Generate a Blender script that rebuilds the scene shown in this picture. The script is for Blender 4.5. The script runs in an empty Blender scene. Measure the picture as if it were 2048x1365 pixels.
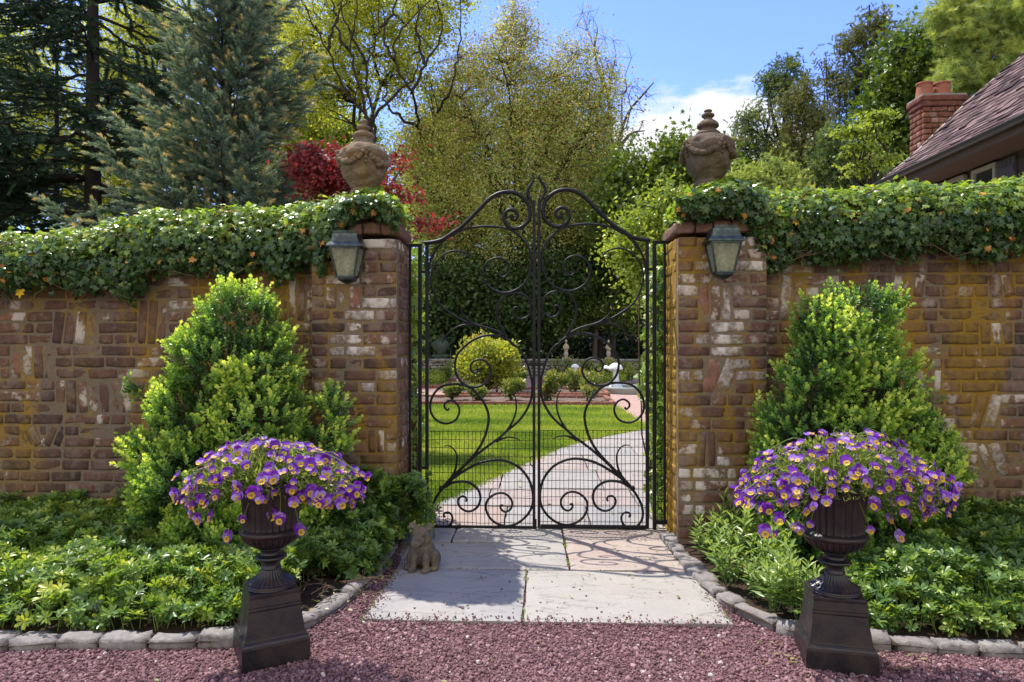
import bpy, bmesh, math, random
import numpy as np
from mathutils import Vector, Matrix

rng = np.random.default_rng(7)
random.seed(7)
scene = bpy.context.scene
COL = scene.collection
PI = math.pi

# ------------------------------------------------------------------ camera
FPX = 1365.0                      # focal length in photo pixels
CAM_H = 1.30
YAW = math.atan(49.0 / FPX)       # camera turned a little to the left
cam_d = bpy.data.cameras.new('camera'); cam = bpy.data.objects.new('camera', cam_d); COL.objects.link(cam)
cam_d.sensor_width = 36.0; cam_d.lens = FPX * 36.0 / 2048.0
cam_d.clip_start = 0.05; cam_d.clip_end = 3000
cam.location = (0, 0, CAM_H); cam.rotation_euler = (PI / 2, 0, YAW)
scene.camera = cam
CS, SN = math.cos(YAW), math.sin(YAW)

def ray(px, py):
    u = (px - 1024.0) / FPX; v = (682.5 - py) / FPX
    return (u * CS - SN, u * SN + CS, v)
def at(px, py, Y):
    d = ray(px, py); t = Y / d[1]
    return np.array((d[0] * t, Y, CAM_H + d[2] * t))
def gnd(px, py, z=0.0):
    d = ray(px, py); t = (z - CAM_H) / d[2]
    return np.array((d[0] * t, d[1] * t, z))

# ------------------------------------------------------------------ mesh builder
class MB:
    def __init__(s): s.V = []; s.F = []; s.R = []; s.n = 0
    def add(s, V, F, rnd=0.5, mi=0, smooth=False):
        V = np.asarray(V, float).reshape(-1, 3); F = np.asarray(F, int)
        s.V.append(V); s.F.append((F + s.n, mi, smooth)); s.n += len(V)
        s.R.append(np.broadcast_to(np.asarray(rnd, float), (len(V),)).copy())
    def inst(s, tv, tf, M, T, S, rnd, mi=0, smooth=False, trnd=None):
        tv = np.asarray(tv, float); N = len(T); nv = len(tv)
        S = np.asarray(S, float)
        if S.ndim == 0: S = np.full((N, 1), float(S))
        if S.ndim == 1: S = S[:, None]
        L = tv[None] * S[:, None, :]
        V = np.einsum('nij,nkj->nki', M, L) + T[:, None, :]
        off = (np.arange(N) * nv)[:, None, None]
        F = (np.asarray(tf, int)[None] + off).reshape(-1, len(tf[0]))
        r = np.broadcast_to(np.asarray(rnd, float).reshape(-1, 1), (N, nv))
        if trnd is not None: r = np.clip(r + np.asarray(trnd)[None], 0, 1)
        s.add(V.reshape(-1, 3), F, r.reshape(-1), mi, smooth)
    def box(s, c, size, rot=None, rnd=0.5, mi=0):
        v = np.array([(x, y, z) for x in (-.5, .5) for y in (-.5, .5) for z in (-.5, .5)]) * np.asarray(size, float)
        if rot is not None: v = v @ np.asarray(rot).T
        s.add(v + np.asarray(c), [(0, 1, 3, 2), (4, 6, 7, 5), (0, 4, 5, 1), (2, 3, 7, 6), (0, 2, 6, 4), (1, 5, 7, 3)], rnd, mi)
    def tube(s, P, R, n=8, rnd=0.5, mi=0, caps=True, flat=None, smooth=True):
        P = np.asarray(P, float); k = len(P); R = np.broadcast_to(np.asarray(R, float), (k,))
        T = np.gradient(P, axis=0); T /= np.linalg.norm(T, axis=1)[:, None] + 1e-12
        a = np.array((0, 1, 0.)) if flat is None else np.asarray(flat, float)
        if abs(T[0] @ a) > .9: a = np.array((1, 0, 0.))
        U = np.zeros_like(P); u = a - (a @ T[0]) * T[0]
        for i in range(k):
            u = u - (u @ T[i]) * T[i]; u /= np.linalg.norm(u) + 1e-12; U[i] = u
        W = np.cross(T, U); th = np.arange(n) * 2 * PI / n + PI / n
        V = P[:, None] + R[:, None, None] * (np.cos(th)[None, :, None] * U[:, None] + np.sin(th)[None, :, None] * W[:, None])
        i = np.arange(k - 1)[:, None] * n; j = np.arange(n)[None]; j2 = (j + 1) % n
        F = np.stack([i + j, i + j2, i + n + j2, i + n + j], -1).reshape(-1, 4)
        b = s.n
        s.add(V.reshape(-1, 3), F, rnd, mi, smooth)
        if caps and n == 4:
            s.F.append((np.array([[0, 1, 2, 3], [(k - 1) * n + q for q in (3, 2, 1, 0)]]) + b, mi, False))
    def segs(s, A, Bp, ra, rb, n=5, rnd=0.5, mi=0):
        A = np.asarray(A, float); Bp = np.asarray(Bp, float); N = len(A)
        if N == 0: return
        ra = np.broadcast_to(np.asarray(ra, float), (N,)); rb = np.broadcast_to(np.asarray(rb, float), (N,))
        T = Bp - A; T = T / (np.linalg.norm(T, axis=1)[:, None] + 1e-9)
        up = np.where(np.abs(T[:, 2:3]) > .9, np.array([[1., 0, 0]]), np.array([[0, 0, 1.]]))
        U = np.cross(T, up); U /= np.linalg.norm(U, axis=1)[:, None] + 1e-9; W = np.cross(T, U)
        th = np.arange(n) * 2 * PI / n
        c = (np.cos(th)[None, :, None] * U[:, None] + np.sin(th)[None, :, None] * W[:, None])
        V = np.concatenate([A[:, None] + c * ra[:, None, None], Bp[:, None] + c * rb[:, None, None]], 1)
        j = np.arange(n); j2 = (j + 1) % n
        tf = np.stack([j, j2, j2 + n, j + n], -1)
        F = (tf[None] + (np.arange(N) * 2 * n)[:, None, None]).reshape(-1, 4)
        s.add(V.reshape(-1, 3), F, rnd, mi, True)
    def lathe(s, prof, n=40, c=(0, 0, 0), rnd=0.5, mi=0, mod=None, smooth=True):
        prof = np.asarray(prof, float); k = len(prof); th = np.arange(n) * 2 * PI / n
        r = np.repeat(prof[:, 0:1], n, 1)
        if mod is not None: r = r * mod(th[None, :], np.arange(k)[:, None], prof)
        V = np.stack([r * np.cos(th), r * np.sin(th), np.repeat(prof[:, 1:2], n, 1)], -1) + np.asarray(c)
        i = np.arange(k - 1)[:, None] * n; j = np.arange(n)[None]; j2 = (j + 1) % n
        F = np.stack([i + j, i + j2, i + n + j2, i + n + j], -1).reshape(-1, 4)
        s.add(V.reshape(-1, 3), F, rnd, mi, smooth)
    def mesh(s, name, mats, origin=(0, 0, 0)):
        me = bpy.data.meshes.new(name)
        V = np.concatenate(s.V) - np.asarray(origin, float)
        me.vertices.add(len(V)); me.vertices.foreach_set('co', V.astype(np.float32).ravel())
        li = []; ls = []; mi = []; sm = []; st = 0
        for F, m, smo in s.F:
            k = F.shape[1]; nf = len(F)
            li.append(F.ravel()); ls.append(st + np.arange(nf) * k); st += nf * k
            mi.append(np.full(nf, m)); sm.append(np.full(nf, smo))
        li = np.concatenate(li); ls = np.concatenate(ls)
        me.loops.add(len(li)); me.loops.foreach_set('vertex_index', li.astype(np.int32))
        me.polygons.add(len(ls)); me.polygons.foreach_set('loop_start', ls.astype(np.int32))
        me.polygons.foreach_set('material_index', np.concatenate(mi).astype(np.int32))
        me.polygons.foreach_set('use_smooth', np.concatenate(sm).astype(bool))
        a = me.attributes.new('rnd', 'FLOAT', 'POINT'); a.data.foreach_set('value', np.concatenate(s.R).astype(np.float32))
        for m in (mats if isinstance(mats, (list, tuple)) else [mats]): me.materials.append(m)
        me.update(calc_edges=True); me.validate()
        return me
    def build(s, name, mats, parent=None):
        """mesh given in world coordinates; kept there when parented"""
        o = parent
        org = np.zeros(3)
        while o is not None: org += np.array(o.location); o = o.parent
        ob = bpy.data.objects.new(name, s.mesh(name, mats, org)); COL.objects.link(ob)
        if parent is not None: ob.parent = parent
        return ob

def tag(o, label=None, cat=None, group=None, kind=None):
    if label: o['label'] = label
    if cat: o['category'] = cat
    if group: o['group'] = group
    if kind: o['kind'] = kind
    return o
def thing(name, label, cat, loc, group=None):
    o = bpy.data.objects.new(name, None); COL.objects.link(o); o.location = [float(q) for q in loc]
    o.empty_display_size = .1
    return tag(o, label, cat, group)
def struct(name, mb, mat): return tag(mb.build(name, mat), kind='structure')
def stuff(name, mb, mat, label, cat): return tag(mb.build(name, mat), label, cat, kind='stuff')

def norm(a): return a / (np.linalg.norm(a, axis=-1, keepdims=True) + 1e-9)
def frames(D, N):
    D = norm(D); Z = N - np.sum(N * D, 1, keepdims=True) * D
    Z = norm(Z); X = np.cross(D, Z)
    return np.stack([X, D, Z], -1)
def rdir(n, r=None):
    r = r or rng
    return norm(r.normal(size=(n, 3)))
def spline(P, m=6):
    P = np.asarray(P, float); Q = np.vstack([2 * P[0] - P[1], P, 2 * P[-1] - P[-2]]); out = []
    for i in range(1, len(Q) - 2):
        t = np.linspace(0, 1, m, endpoint=False)[:, None]
        a, b, c, d = Q[i - 1], Q[i], Q[i + 1], Q[i + 2]
        out.append(.5 * (2 * b + (c - a) * t + (2 * a - 5 * b + 4 * c - d) * t ** 2 + (3 * b - a - 3 * c + d) * t ** 3))
    return np.vstack(out + [P[-1:]])
_tab = np.random.default_rng(3).random((64, 64, 64)).astype(np.float32)
def vnoise(P, sc=1.0):
    P = np.asarray(P, float) * sc + 100.0; i = np.floor(P).astype(int); f = P - i; f = f * f * (3 - 2 * f); r = 0
    for dx in (0, 1):
        for dy in (0, 1):
            for dz in (0, 1):
                w = (f[..., 0] if dx else 1 - f[..., 0]) * (f[..., 1] if dy else 1 - f[..., 1]) * (f[..., 2] if dz else 1 - f[..., 2])
                r = r + w * _tab[(i[..., 0] + dx) % 64, (i[..., 1] + dy) % 64, (i[..., 2] + dz) % 64]
    return r

# ------------------------------------------------------------------ materials
class NT:
    def __init__(s, name):
        s.m = bpy.data.materials.new(name); s.m.use_nodes = True; s.t = s.m.node_tree; s.t.nodes.clear()
        s.out = s.n('ShaderNodeOutputMaterial')
    def n(s, ty, **kw):
        o = s.t.nodes.new(ty)
        for k, v in kw.items(): setattr(o, k, v)
        return o
    def l(s, a, b): s.t.links.new(a, b)
    def coord(s, scale=(1, 1, 1)):
        c = s.n('ShaderNodeTexCoord'); m = s.n('ShaderNodeMapping'); m.inputs['Scale'].default_value = scale
        s.l(c.outputs['Object'], m.inputs['Vector']); return m.outputs[0]
    def noise(s, scale, detail=4, rough=.6, vec=None):
        o = s.n('ShaderNodeTexNoise'); o.inputs['Scale'].default_value = scale; o.inputs['Detail'].default_value = detail; o.inputs['Roughness'].default_value = rough
        s.l(vec if vec is not None else s.coord(), o.inputs['Vector']); return o.outputs['Fac']
    def attr(s): return s.n('ShaderNodeAttribute', attribute_name='rnd').outputs['Fac']
    def ramp(s, fac, stops, interp='LINEAR'):
        r = s.n('ShaderNodeValToRGB'); e = r.color_ramp.elements; r.color_ramp.interpolation = interp
        while len(e) < len(stops): e.new(.5)
        for q, (p, c) in zip(e, stops):
            q.position = p; q.color = (c, c, c, 1) if not hasattr(c, '__len__') else (*c, 1)
        s.l(fac, r.inputs[0]); return r.outputs[0]
    def mix(s, fac, a, b, mode='MIX'):
        o = s.n('ShaderNodeMix', data_type='RGBA', blend_type=mode)
        for sock, v in ((o.inputs[0], fac), (o.inputs[6], a), (o.inputs[7], b)):
            if isinstance(v, (int, float)): sock.default_value = v
            elif isinstance(v, tuple): sock.default_value = (*v, 1)
            else: s.l(v, sock)
        return o.outputs[2]
    def math(s, op, a, b):
        o = s.n('ShaderNodeMath', operation=op)
        for sock, v in zip(o.inputs, (a, b)):
            if isinstance(v, (int, float)): sock.default_value = v
            else: s.l(v, sock)
        return o.outputs[0]
    def bump(s, h, strength=.4, dist=.01):
        o = s.n('ShaderNodeBump'); o.inputs['Strength'].default_value = strength; o.inputs['Distance'].default_value = dist
        s.l(h, o.inputs['Height']); return o.outputs[0]
    def pbr(s, col, rough=.8, spec=.3, normal=None, metal=0.0):
        p = s.n('ShaderNodeBsdfPrincipled')
        if isinstance(col, tuple): p.inputs['Base Color'].default_value = (*col, 1)
        else: s.l(col, p.inputs['Base Color'])
        if isinstance(rough, (int, float)): p.inputs['Roughness'].default_value = rough
        else: s.l(rough, p.inputs['Roughness'])
        p.inputs['Specular IOR Level'].default_value = spec; p.inputs['Metallic'].default_value = metal
        if normal is not None: s.l(normal, p.inputs['Normal'])
        return p.outputs[0]
    def done(s, sh): s.l(sh, s.out.inputs['Surface']); return s.m

GAIN = {'ivy_leaf': (2.3, 1.9, 1.5), 'ivy_leaf_sunlit': (3.0, 2.6, 2.4), 'boxwood_leaf': (2.5, 2.45, 4.0), 'pachysandra_leaf': (4.0, 2.9, 2.5), 'lance_leaf': (2.7, 2.25, 2.4), 'pansy_leaf': (2.3, 2.0, 1.8), 'grass_blade': (2.25, 2.1, 2.9),
        'spruce_needle': (2.9, 2.9, 2.6), 'hemlock_needle': (2.9, 2.7, 2.5), 'cedar_spray': (3.4, 3.0, 2.6), 'brown_cedar_spray': (1.8, 2.1, 2.1), 'pine_needle': (3.0, 2.9, 3.0), 'spring_leaf': (2.6, 2.6, 3.6), 'emerging_leaf': (2.6, 3.0, 3.9), 'bronze_leaf': (2.5, 2.5, 3.6),
        'summer_leaf': (2.7, 1.75, 1.5), 'shade_leaf': (2.6, 2.1, 1.7), 'hedge_leaf': (1.8, 1.65, 1.9), 'gold_leaf': (1.3, 1.5, 2.4), 'rose_leaf': (2.2, 1.9, 1.9), 'red_maple_leaf': (1.2, 2.0, 1.15), 'purple_petal': (1.35, .9, 1.35), 'lilac_petal': (1.25, 1.0, 1.2), 'yellow_petal': (1.15, 1.15, 1.5)}
def leaf_mat(name, stops, trans=.4, tint=(1.25, 1.2, .45), rough=.42, spec=.4, patch=0.0):
    stops = [(p, tuple(min(.82, q * k) for q, k in zip(col, GAIN.get(name, (1, 1, 1))))) for p, col in stops]
    t = NT(name); c = t.ramp(t.attr(), stops)
    if patch: c = t.mix(t.ramp(t.noise(patch, 2), [(.4, 0.), (.62, .55)]), c, t.mix(1.0, c, (.55, .62, .6), 'MULTIPLY'))
    p = t.pbr(c, rough, spec)
    tr = t.n('ShaderNodeBsdfTranslucent'); t.l(t.mix(1.0, c, tint, 'MULTIPLY'), tr.inputs[0])
    mx = t.n('ShaderNodeMixShader'); mx.inputs[0].default_value = trans
    t.l(p, mx.inputs[1]); t.l(tr.outputs[0], mx.inputs[2])
    return t.done(mx.outputs[0])
def plain(name, c1, c2, scale=30, rough=.8, spec=.3, bump=.3, bscale=None, dist=.004, metal=0.0):
    t = NT(name); n = t.noise(scale); c = t.mix(n, c1, c2)
    return t.done(t.pbr(c, rough, spec, t.bump(t.noise(bscale or scale * 3), bump, dist), metal))

def zfade(t):     # lichen thins out towards the damp, planted foot of the wall
    s_ = t.n('ShaderNodeSeparateXYZ'); t.l(t.coord(), s_.inputs[0]); return t.ramp(s_.outputs[2], [(.15, .12), (.75, 1.)])
def brick_mat(name, lichen=1.0, white=1.0, tone=(1, 1, 1)):
    t = NT(name)
    base = t.ramp(t.attr(), [(0, (.085, .058, .052)), (.25, (.155, .088, .067)), (.5, (.225, .118, .082)), (.72, (.27, .158, .108)), (.9, (.36, .165, .10)), (.955, (.37, .19, .13)), (.975, (.58, .53, .47)), (1, (.62, .57, .52))])
    chip = t.math('MULTIPLY', t.ramp(t.attr(), [(.958, 0.), (.974, 1.)]), t.ramp(t.noise(24, 6, .75), [(.44, 0.), (.58, .85)])); base = t.mix(chip, base, (.22, .13, .095))
    base = t.mix(1.0, base, tone, 'MULTIPLY')
    base = t.mix(t.ramp(t.noise(13, 6, .72), [(.36, 0.), (.68, .75)]), base, t.mix(1.0, base, (.42, .40, .42), 'MULTIPLY')); base = t.mix(t.ramp(t.noise(19, 6, .75), [(.56, 0.), (.72, .6)]), base, (.33, .26, .21))
    n1 = t.noise(55, 6, .7); base = t.mix(t.ramp(n1, [(.3, 0.), (.75, .55)]), base, (.07, .05, .045))
    stv = t.coord((4, 4, 1.8))
    wn = t.math('MULTIPLY', t.noise(1.9, 3, .5, stv), t.ramp(t.noise(20, 5, .7), [(.35, .80), (.6, 1.08)]))
    base = t.mix(t.math('MULTIPLY', t.ramp(wn, [(.50, 0.), (.60, .8 * white)]), t.ramp(t.attr(), [(.42, .12), (.6, 1.)])), base, (.60, .55, .50))
    yv = t.coord((3.2, 3.2, .8))
    yn = t.math('MULTIPLY', t.noise(1.25, 4, .6, yv), t.ramp(t.noise(24, 6, .75), [(.3, .70), (.7, 1.18)]))
    base = t.mix(t.math('MULTIPLY', t.ramp(yn, [(.43, 0.), (.62, .62 * lichen)] if lichen < 1.1 else [(.22, .35), (.46, .9)]), zfade(t) if lichen < 1.1 else 1.0), base, t.mix(n1, (.20, .115, .016), (.42, .265, .028)))
    h = t.math('ADD', t.math('MULTIPLY', n1, .6), t.noise(16, 5, .7))
    return t.done(t.pbr(base, .92, .15, t.bump(h, .7, .008)))
def mortar_mat():
    t = NT('mortar'); n1 = t.noise(40, 6, .7)
    b = t.mix(n1, (.115, .09, .066), (.25, .20, .15))
    yn = t.math('MULTIPLY', t.noise(1.25, 4, .6, t.coord((3.2, 3.2, .8))), t.ramp(t.noise(24, 6, .75), [(.3, .70), (.7, 1.18)]))
    b = t.mix(t.math('MULTIPLY', t.ramp(yn, [(.39, 0.), (.56, .85)]), zfade(t)), b, t.mix(n1, (.20, .115, .014), (.40, .24, .022)))
    return t.done(t.pbr(b, .95, .1, t.bump(n1, .8, .01)))
M = {}
M['brick'] = brick_mat('old_brick', .9); M['mortar'] = mortar_mat()
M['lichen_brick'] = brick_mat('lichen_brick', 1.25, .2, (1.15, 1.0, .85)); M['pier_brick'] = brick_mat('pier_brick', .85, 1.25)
def stone_mat(name, cols, sc=18, bump=.6, dist=.006, moss=None, rough=.88):
    t = NT(name); n1 = t.noise(sc, 6, .68); n2 = t.noise(sc * 7, 4, .7); n0 = t.noise(sc * .25, 3, .6)
    b = t.ramp(t.math('ADD', t.math('MULTIPLY', n1, .65), t.math('MULTIPLY', n0, .35)), [(.3, cols[0]), (.5, cols[1]), (.68, cols[2])])
    b = t.mix(t.ramp(t.attr(), [(0, .0), (1, .5)]), b, cols[3] if len(cols) > 3 else cols[2])
    b = t.mix(t.ramp(n2, [(.45, 0.), (.8, .5)]), b, tuple(q * .45 for q in cols[0]))
    if moss: b = t.mix(t.ramp(t.noise(sc * .6, 5, .65), [(.5, 0.), (.66, .85)]), b, moss)
    return t.done(t.pbr(b, rough, .2, t.bump(t.math('ADD', n1, t.math('MULTIPLY', n2, .5)), bump, dist)))
M['urn_stone'] = stone_mat('urn_stone', [(.10, .073, .048), (.20, .147, .093), (.33, .25, .165)], 14, 1.0, .018, (.22, .14, .03)); M['dark_urn'] = stone_mat('dark_urn_stone', [(.065, .048, .036), (.135, .10, .072), (.23, .18, .13)], 16, 1.0, .018, (.12, .085, .03))
M['cap_brick'] = stone_mat('cap_brick', [(.11, .066, .048), (.20, .112, .080), (.28, .17, .125)], 22, 1.0, .012, (.15, .10, .03))
M['granite'] = stone_mat('granite', [(.13, .122, .116), (.24, .225, .212), (.35, .33, .31), (.27, .225, .21)], 30, .9, .008)
M['statue_stone'] = stone_mat('statue_stone', [(.075, .064, .052), (.145, .122, .096), (.23, .20, .165)], 22, .9, .008, (.19, .14, .05))
M['garden_stone'] = stone_mat('garden_stone', [(.16, .155, .15), (.28, .27, .25), (.38, .37, .34)], 6, .9, .03)
M['statuette'] = stone_mat('statuette', [(.33, .28, .2), (.48, .43, .33), (.58, .53, .42)], 14, .6, .01)
def slab_mat():
    t = NT('flagstone'); n1 = t.noise(3.0, 6, .62); n2 = t.noise(60, 5, .7); st = t.noise(1.1, 7, .6, t.coord((1.0, 3.6, 1)))
    b = t.ramp(t.attr(), [(0, (.235, .24, .25)), (.35, (.30, .285, .255)), (.7, (.31, .255, .225)), (1, (.34, .25, .205))])
    b = t.mix(t.ramp(n1, [(.35, 0.), (.7, .6)]), b, (.38, .35, .31))
    b = t.mix(t.ramp(t.noise(1.6, 5, .6), [(.5, 0.), (.72, .45)]), b, (.36, .29, .26))
    b = t.mix(t.ramp(n2, [(.45, 0.), (.75, .45)]), b, (.2, .19, .18))
    b = t.mix(t.ramp(t.noise(9, 6, .75), [(.58, 0.), (.7, .4)]), b, (.24, .22, .19))
    b = t.mix(t.ramp(st, [(.472, 0.), (.478, .4), (.484, 0.), (.62, 0.), (.627, .25), (.634, 0.)]), b, (.10, .09, .08))
    h = t.math('ADD', t.ramp(st, [(.47, 0.), (.485, 1.), (.62, 1.), (.635, 1.6)]), t.math('MULTIPLY', n2, .25))
    return t.done(t.pbr(b, .8, .25, t.bump(h, .6, .007)))
M['slab'] = slab_mat()
def gravel_mat():
    t = NT('gravel_stone')
    c = t.ramp(t.attr(), [(0, (.080, .042, .052)), (.3, (.148, .075, .088)), (.6, (.21, .112, .127)), (.85, (.30, .175, .185)), (.985, (.38, .24, .235)), (1, (.55, .50, .45))])
    c = t.mix(t.ramp(t.noise(1.5, 4, .6), [(.35, 0.), (.7, .45)]), c, (.19, .11, .10))
    return t.done(t.pbr(c, .85, .25, t.bump(t.noise(220, 3), .3, .002)))
M['gravel'] = gravel_mat()
M['gravel_bed'] = plain('gravel_bed', (.075, .038, .043), (.15, .08, .083), 60, .95, .1, .8, 120, .01)
M['soil'] = plain('soil', (.028, .019, .013), (.075, .052, .036), 25, .95, .1, 1.0, 60, .02)
M['mulch'] = plain('mulch', (.10, .075, .058), (.24, .185, .15), 14, .95, .1, 1.0, 30, .03)
M['iron'] = plain('black_iron', (.006, .006, .008), (.014, .014, .018), 40, .5, .22, .25, 160, .001)
M['wire'] = plain('mesh_wire', (.008, .008, .009), (.014, .014, .014), 40, .5, .2, .1)
def castiron():
    t = NT('cast_iron'); n = t.noise(9, 5, .65)
    c = t.mix(t.ramp(n, [(.4, 0.), (.62, .9)]), (.010, .010, .013), (.030, .016, .014))
    return t.done(t.pbr(c, t.ramp(n, [(.4, .30), (.62, .5)]), .5, t.bump(t.noise(90, 4), .25, .002)))
M['castiron'] = castiron()
def verdigris():
    t = NT('lantern_metal'); n = t.noise(22, 5, .65)
    c = t.mix(t.ramp(n, [(.45, 0.), (.66, .7)]), (.045, .055, .058), (.12, .17, .15))
    return t.done(t.pbr(c, .36, .5, t.bump(n, .2, .002), .75))
M['lantern'] = verdigris()
def seeded_glass():
    t = NT('seeded_glass'); n = t.noise(45, 5, .7)
    c = t.mix(t.ramp(n, [(.35, 0.), (.7, 1.)]), (.50, .52, .40), (.85, .85, .68))
    p = t.pbr(c, .25, .5, t.bump(n, .5, .004))
    tr = t.n('ShaderNodeBsdfTranslucent'); t.l(c, tr.inputs[0])
    tp = t.n('ShaderNodeBsdfTransparent'); tp.inputs[0].default_value = (.86, .9, .8, 1)
    m1 = t.n('ShaderNodeMixShader'); m1.inputs[0].default_value = .55; t.l(p, m1.inputs[1]); t.l(tr.outputs[0], m1.inputs[2])
    m2 = t.n('ShaderNodeMixShader'); m2.inputs[0].default_value = .55; t.l(m1.outputs[0], m2.inputs[1]); t.l(tp.outputs[0], m2.inputs[2])
    return t.done(m2.outputs[0])
M['seed_glass'] = seeded_glass()
M['bulb'] = plain('bulb_white', (.75, .72, .62), (.82, .8, .72), 5, .3, .5, 0.0)
def bark(name, c1, c2, sc=12):
    t = NT(name); n = t.noise(sc, 6, .7, t.coord((1, 1, .25)))
    return t.done(t.pbr(t.mix(n, c1, c2), .95, .1, t.bump(n, .9, .03)))
M['bark_dark'] = bark('bark_dark', (.022, .018, .016), (.07, .058, .048))
M['bark_grey'] = bark('bark_grey', (.06, .052, .045), (.16, .14, .12))
M['bark_brown'] = bark('bark_brown', (.05, .033, .022), (.13, .09, .06))
M['vine'] = bark('vine_stem', (.10, .065, .04), (.24, .17, .11), 40)

G = lambda *c: c
M['ivy'] = leaf_mat('ivy_leaf', [(0, (.012, .032, .016)), (.3, (.022, .058, .022)), (.6, (.042, .092, .026)), (.88, (.085, .135, .03)), (.965, (.12, .16, .04)), (.98, (.20, .10, .04)), (1, (.36, .24, .03))], .30, rough=.22, spec=.45)
M['ivy_sunlit'] = leaf_mat('ivy_leaf_sunlit', [(0, (.03, .07, .018)), (.5, (.075, .135, .025)), (.9, (.13, .20, .035)), (1, (.2, .22, .05))], .42, rough=.32, spec=.5)  # lighter copy of the ivy leaf, sunlight put into its colour
M['box'] = leaf_mat('boxwood_leaf', [(0, (.012, .032, .010)), (.35, (.035, .082, .015)), (.6, (.085, .155, .024)), (.85, (.19, .265, .035)), (1, (.30, .36, .055))], .42, rough=.34, spec=.45)
M['pachy'] = leaf_mat('pachysandra_leaf', [(0, (.014, .040, .014)), (.35, (.032, .082, .024)), (.65, (.068, .135, .028)), (.9, (.13, .20, .036)), (1, (.19, .24, .05))], .42, rough=.36, spec=.5)
M['lance'] = leaf_mat('lance_leaf', [(0, (.03, .075, .02)), (.5, (.075, .145, .035)), (1, (.16, .235, .06))], .4, rough=.35, spec=.45)
M['pansy_leaf'] = leaf_mat('pansy_leaf', [(0, (.03, .06, .02)), (.5, (.085, .14, .04)), (1, (.20, .26, .08))], .4, rough=.4)
M['grass'] = leaf_mat('grass_blade', [(0, (.05, .095, .014)), (.5, (.12, .18, .02)), (.85, (.20, .255, .03)), (1, (.27, .27, .07))], .42, rough=.5, spec=.25)
M['spruce'] = leaf_mat('spruce_needle', [(0, (.030, .048, .040)), (.5, (.068, .098, .078)), (.8, (.125, .155, .115)), (.9, (.22, .19, .10)), (1, (.34, .22, .11))], .2, (1.1, 1.1, .7), rough=.5, spec=.3)
M['hemlock'] = leaf_mat('hemlock_needle', [(0, (.007, .017, .013)), (.5, (.018, .036, .022)), (.85, (.035, .062, .028)), (1, (.075, .10, .035))], .2, rough=.5, spec=.3)
M['cedar'] = leaf_mat('cedar_spray', [(0, (.018, .040, .024)), (.5, (.045, .078, .032)), (.85, (.095, .125, .038)), (1, (.15, .15, .05))], .25, rough=.5, spec=.3)
M['brown_cedar'] = leaf_mat('brown_cedar_spray', [(0, (.045, .05, .022)), (.5, (.11, .105, .035)), (1, (.19, .155, .06))], .3, rough=.55, spec=.25)
M['pine'] = leaf_mat('pine_needle', [(0, (.04, .07, .03)), (.5, (.12, .155, .045)), (1, (.24, .26, .07))], .35, rough=.5, spec=.3)
M['locust'] = leaf_mat('spring_leaf', [(0, (.08, .10, .016)), (.5, (.20, .215, .025)), (1, (.33, .31, .045))], .5, rough=.5, spec=.25)
M['tan_leaf'] = leaf_mat('emerging_leaf', [(0, (.055, .065, .014)), (.4, (.14, .145, .03)), (.75, (.235, .205, .055)), (1, (.33, .235, .085))], .42, rough=.45, spec=.3)
M['bronze_leaf'] = leaf_mat('bronze_leaf', [(0, (.11, .06, .025)), (.5, (.22, .125, .05)), (1, (.31, .21, .08))], .4, rough=.5)
M['mid_leaf'] = leaf_mat('summer_leaf', [(0, (.018, .05, .012)), (.5, (.042, .105, .02)), (1, (.095, .18, .03))], .36, rough=.42)
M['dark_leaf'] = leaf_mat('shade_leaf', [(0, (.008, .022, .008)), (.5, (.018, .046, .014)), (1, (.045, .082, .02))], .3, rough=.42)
M['hedge'] = leaf_mat('hedge_leaf', [(0, (.07, .12, .016)), (.5, (.15, .22, .03)), (1, (.27, .32, .05))], .45, rough=.4)
M['gold'] = leaf_mat('gold_leaf', [(0, (.10, .12, .015)), (.45, (.24, .25, .025)), (.85, (.42, .38, .05)), (1, (.42, .25, .06))], .42, rough=.42)
M['rose'] = leaf_mat('rose_leaf', [(0, (.04, .08, .02)), (.5, (.09, .14, .035)), (.85, (.17, .20, .06)), (1, (.24, .13, .07))], .35, rough=.35)
M['maple'] = leaf_mat('red_maple_leaf', [(0, (.075, .008, .016)), (.5, (.20, .018, .035)), (1, (.40, .05, .06))], .42, (1.4, .7, .7), rough=.45)
M['dead_leaf'] = leaf_mat('fallen_leaf', [(0, (.10, .13, .03)), (.4, (.22, .24, .07)), (.7, (.35, .30, .14)), (1, (.16, .09, .04))], .25)
M['petal_purple'] = leaf_mat('purple_petal', [(0, (.075, .012, .17)), (.5, (.13, .028, .28)), (1, (.22, .10, .42))], .35, (1.2, .8, 1.3), rough=.5, spec=.25)
M['petal_lilac'] = leaf_mat('lilac_petal', [(0, (.15, .06, .36)), (.5, (.27, .17, .52)), (1, (.44, .38, .64))], .35, (1.1, .9, 1.2), rough=.5, spec=.25)
M['petal_yellow'] = leaf_mat('yellow_petal', [(0, (.58, .37, .006)), (1, (.72, .52, .015))], .3, (1.1, 1.0, .5), rough=.5, spec=.25)
M['petal_heart'] = plain('petal_heart', (.03, .008, .05), (.06, .02, .08), 60, .6, .2, 0)
# ------------------------------------------------------------------ layout constants
Y_PIER, Y_PB, Y_WALL, Y_GATE = 4.36, 4.80, 4.50, 4.71
PX_IN, PX_OUT = .894, 1.456          # pier extents in |x|
def wx(px, Y): return at(px, 683, Y)[0]
def wz(py, px, Y): return at(px, py, Y)[2]

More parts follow.
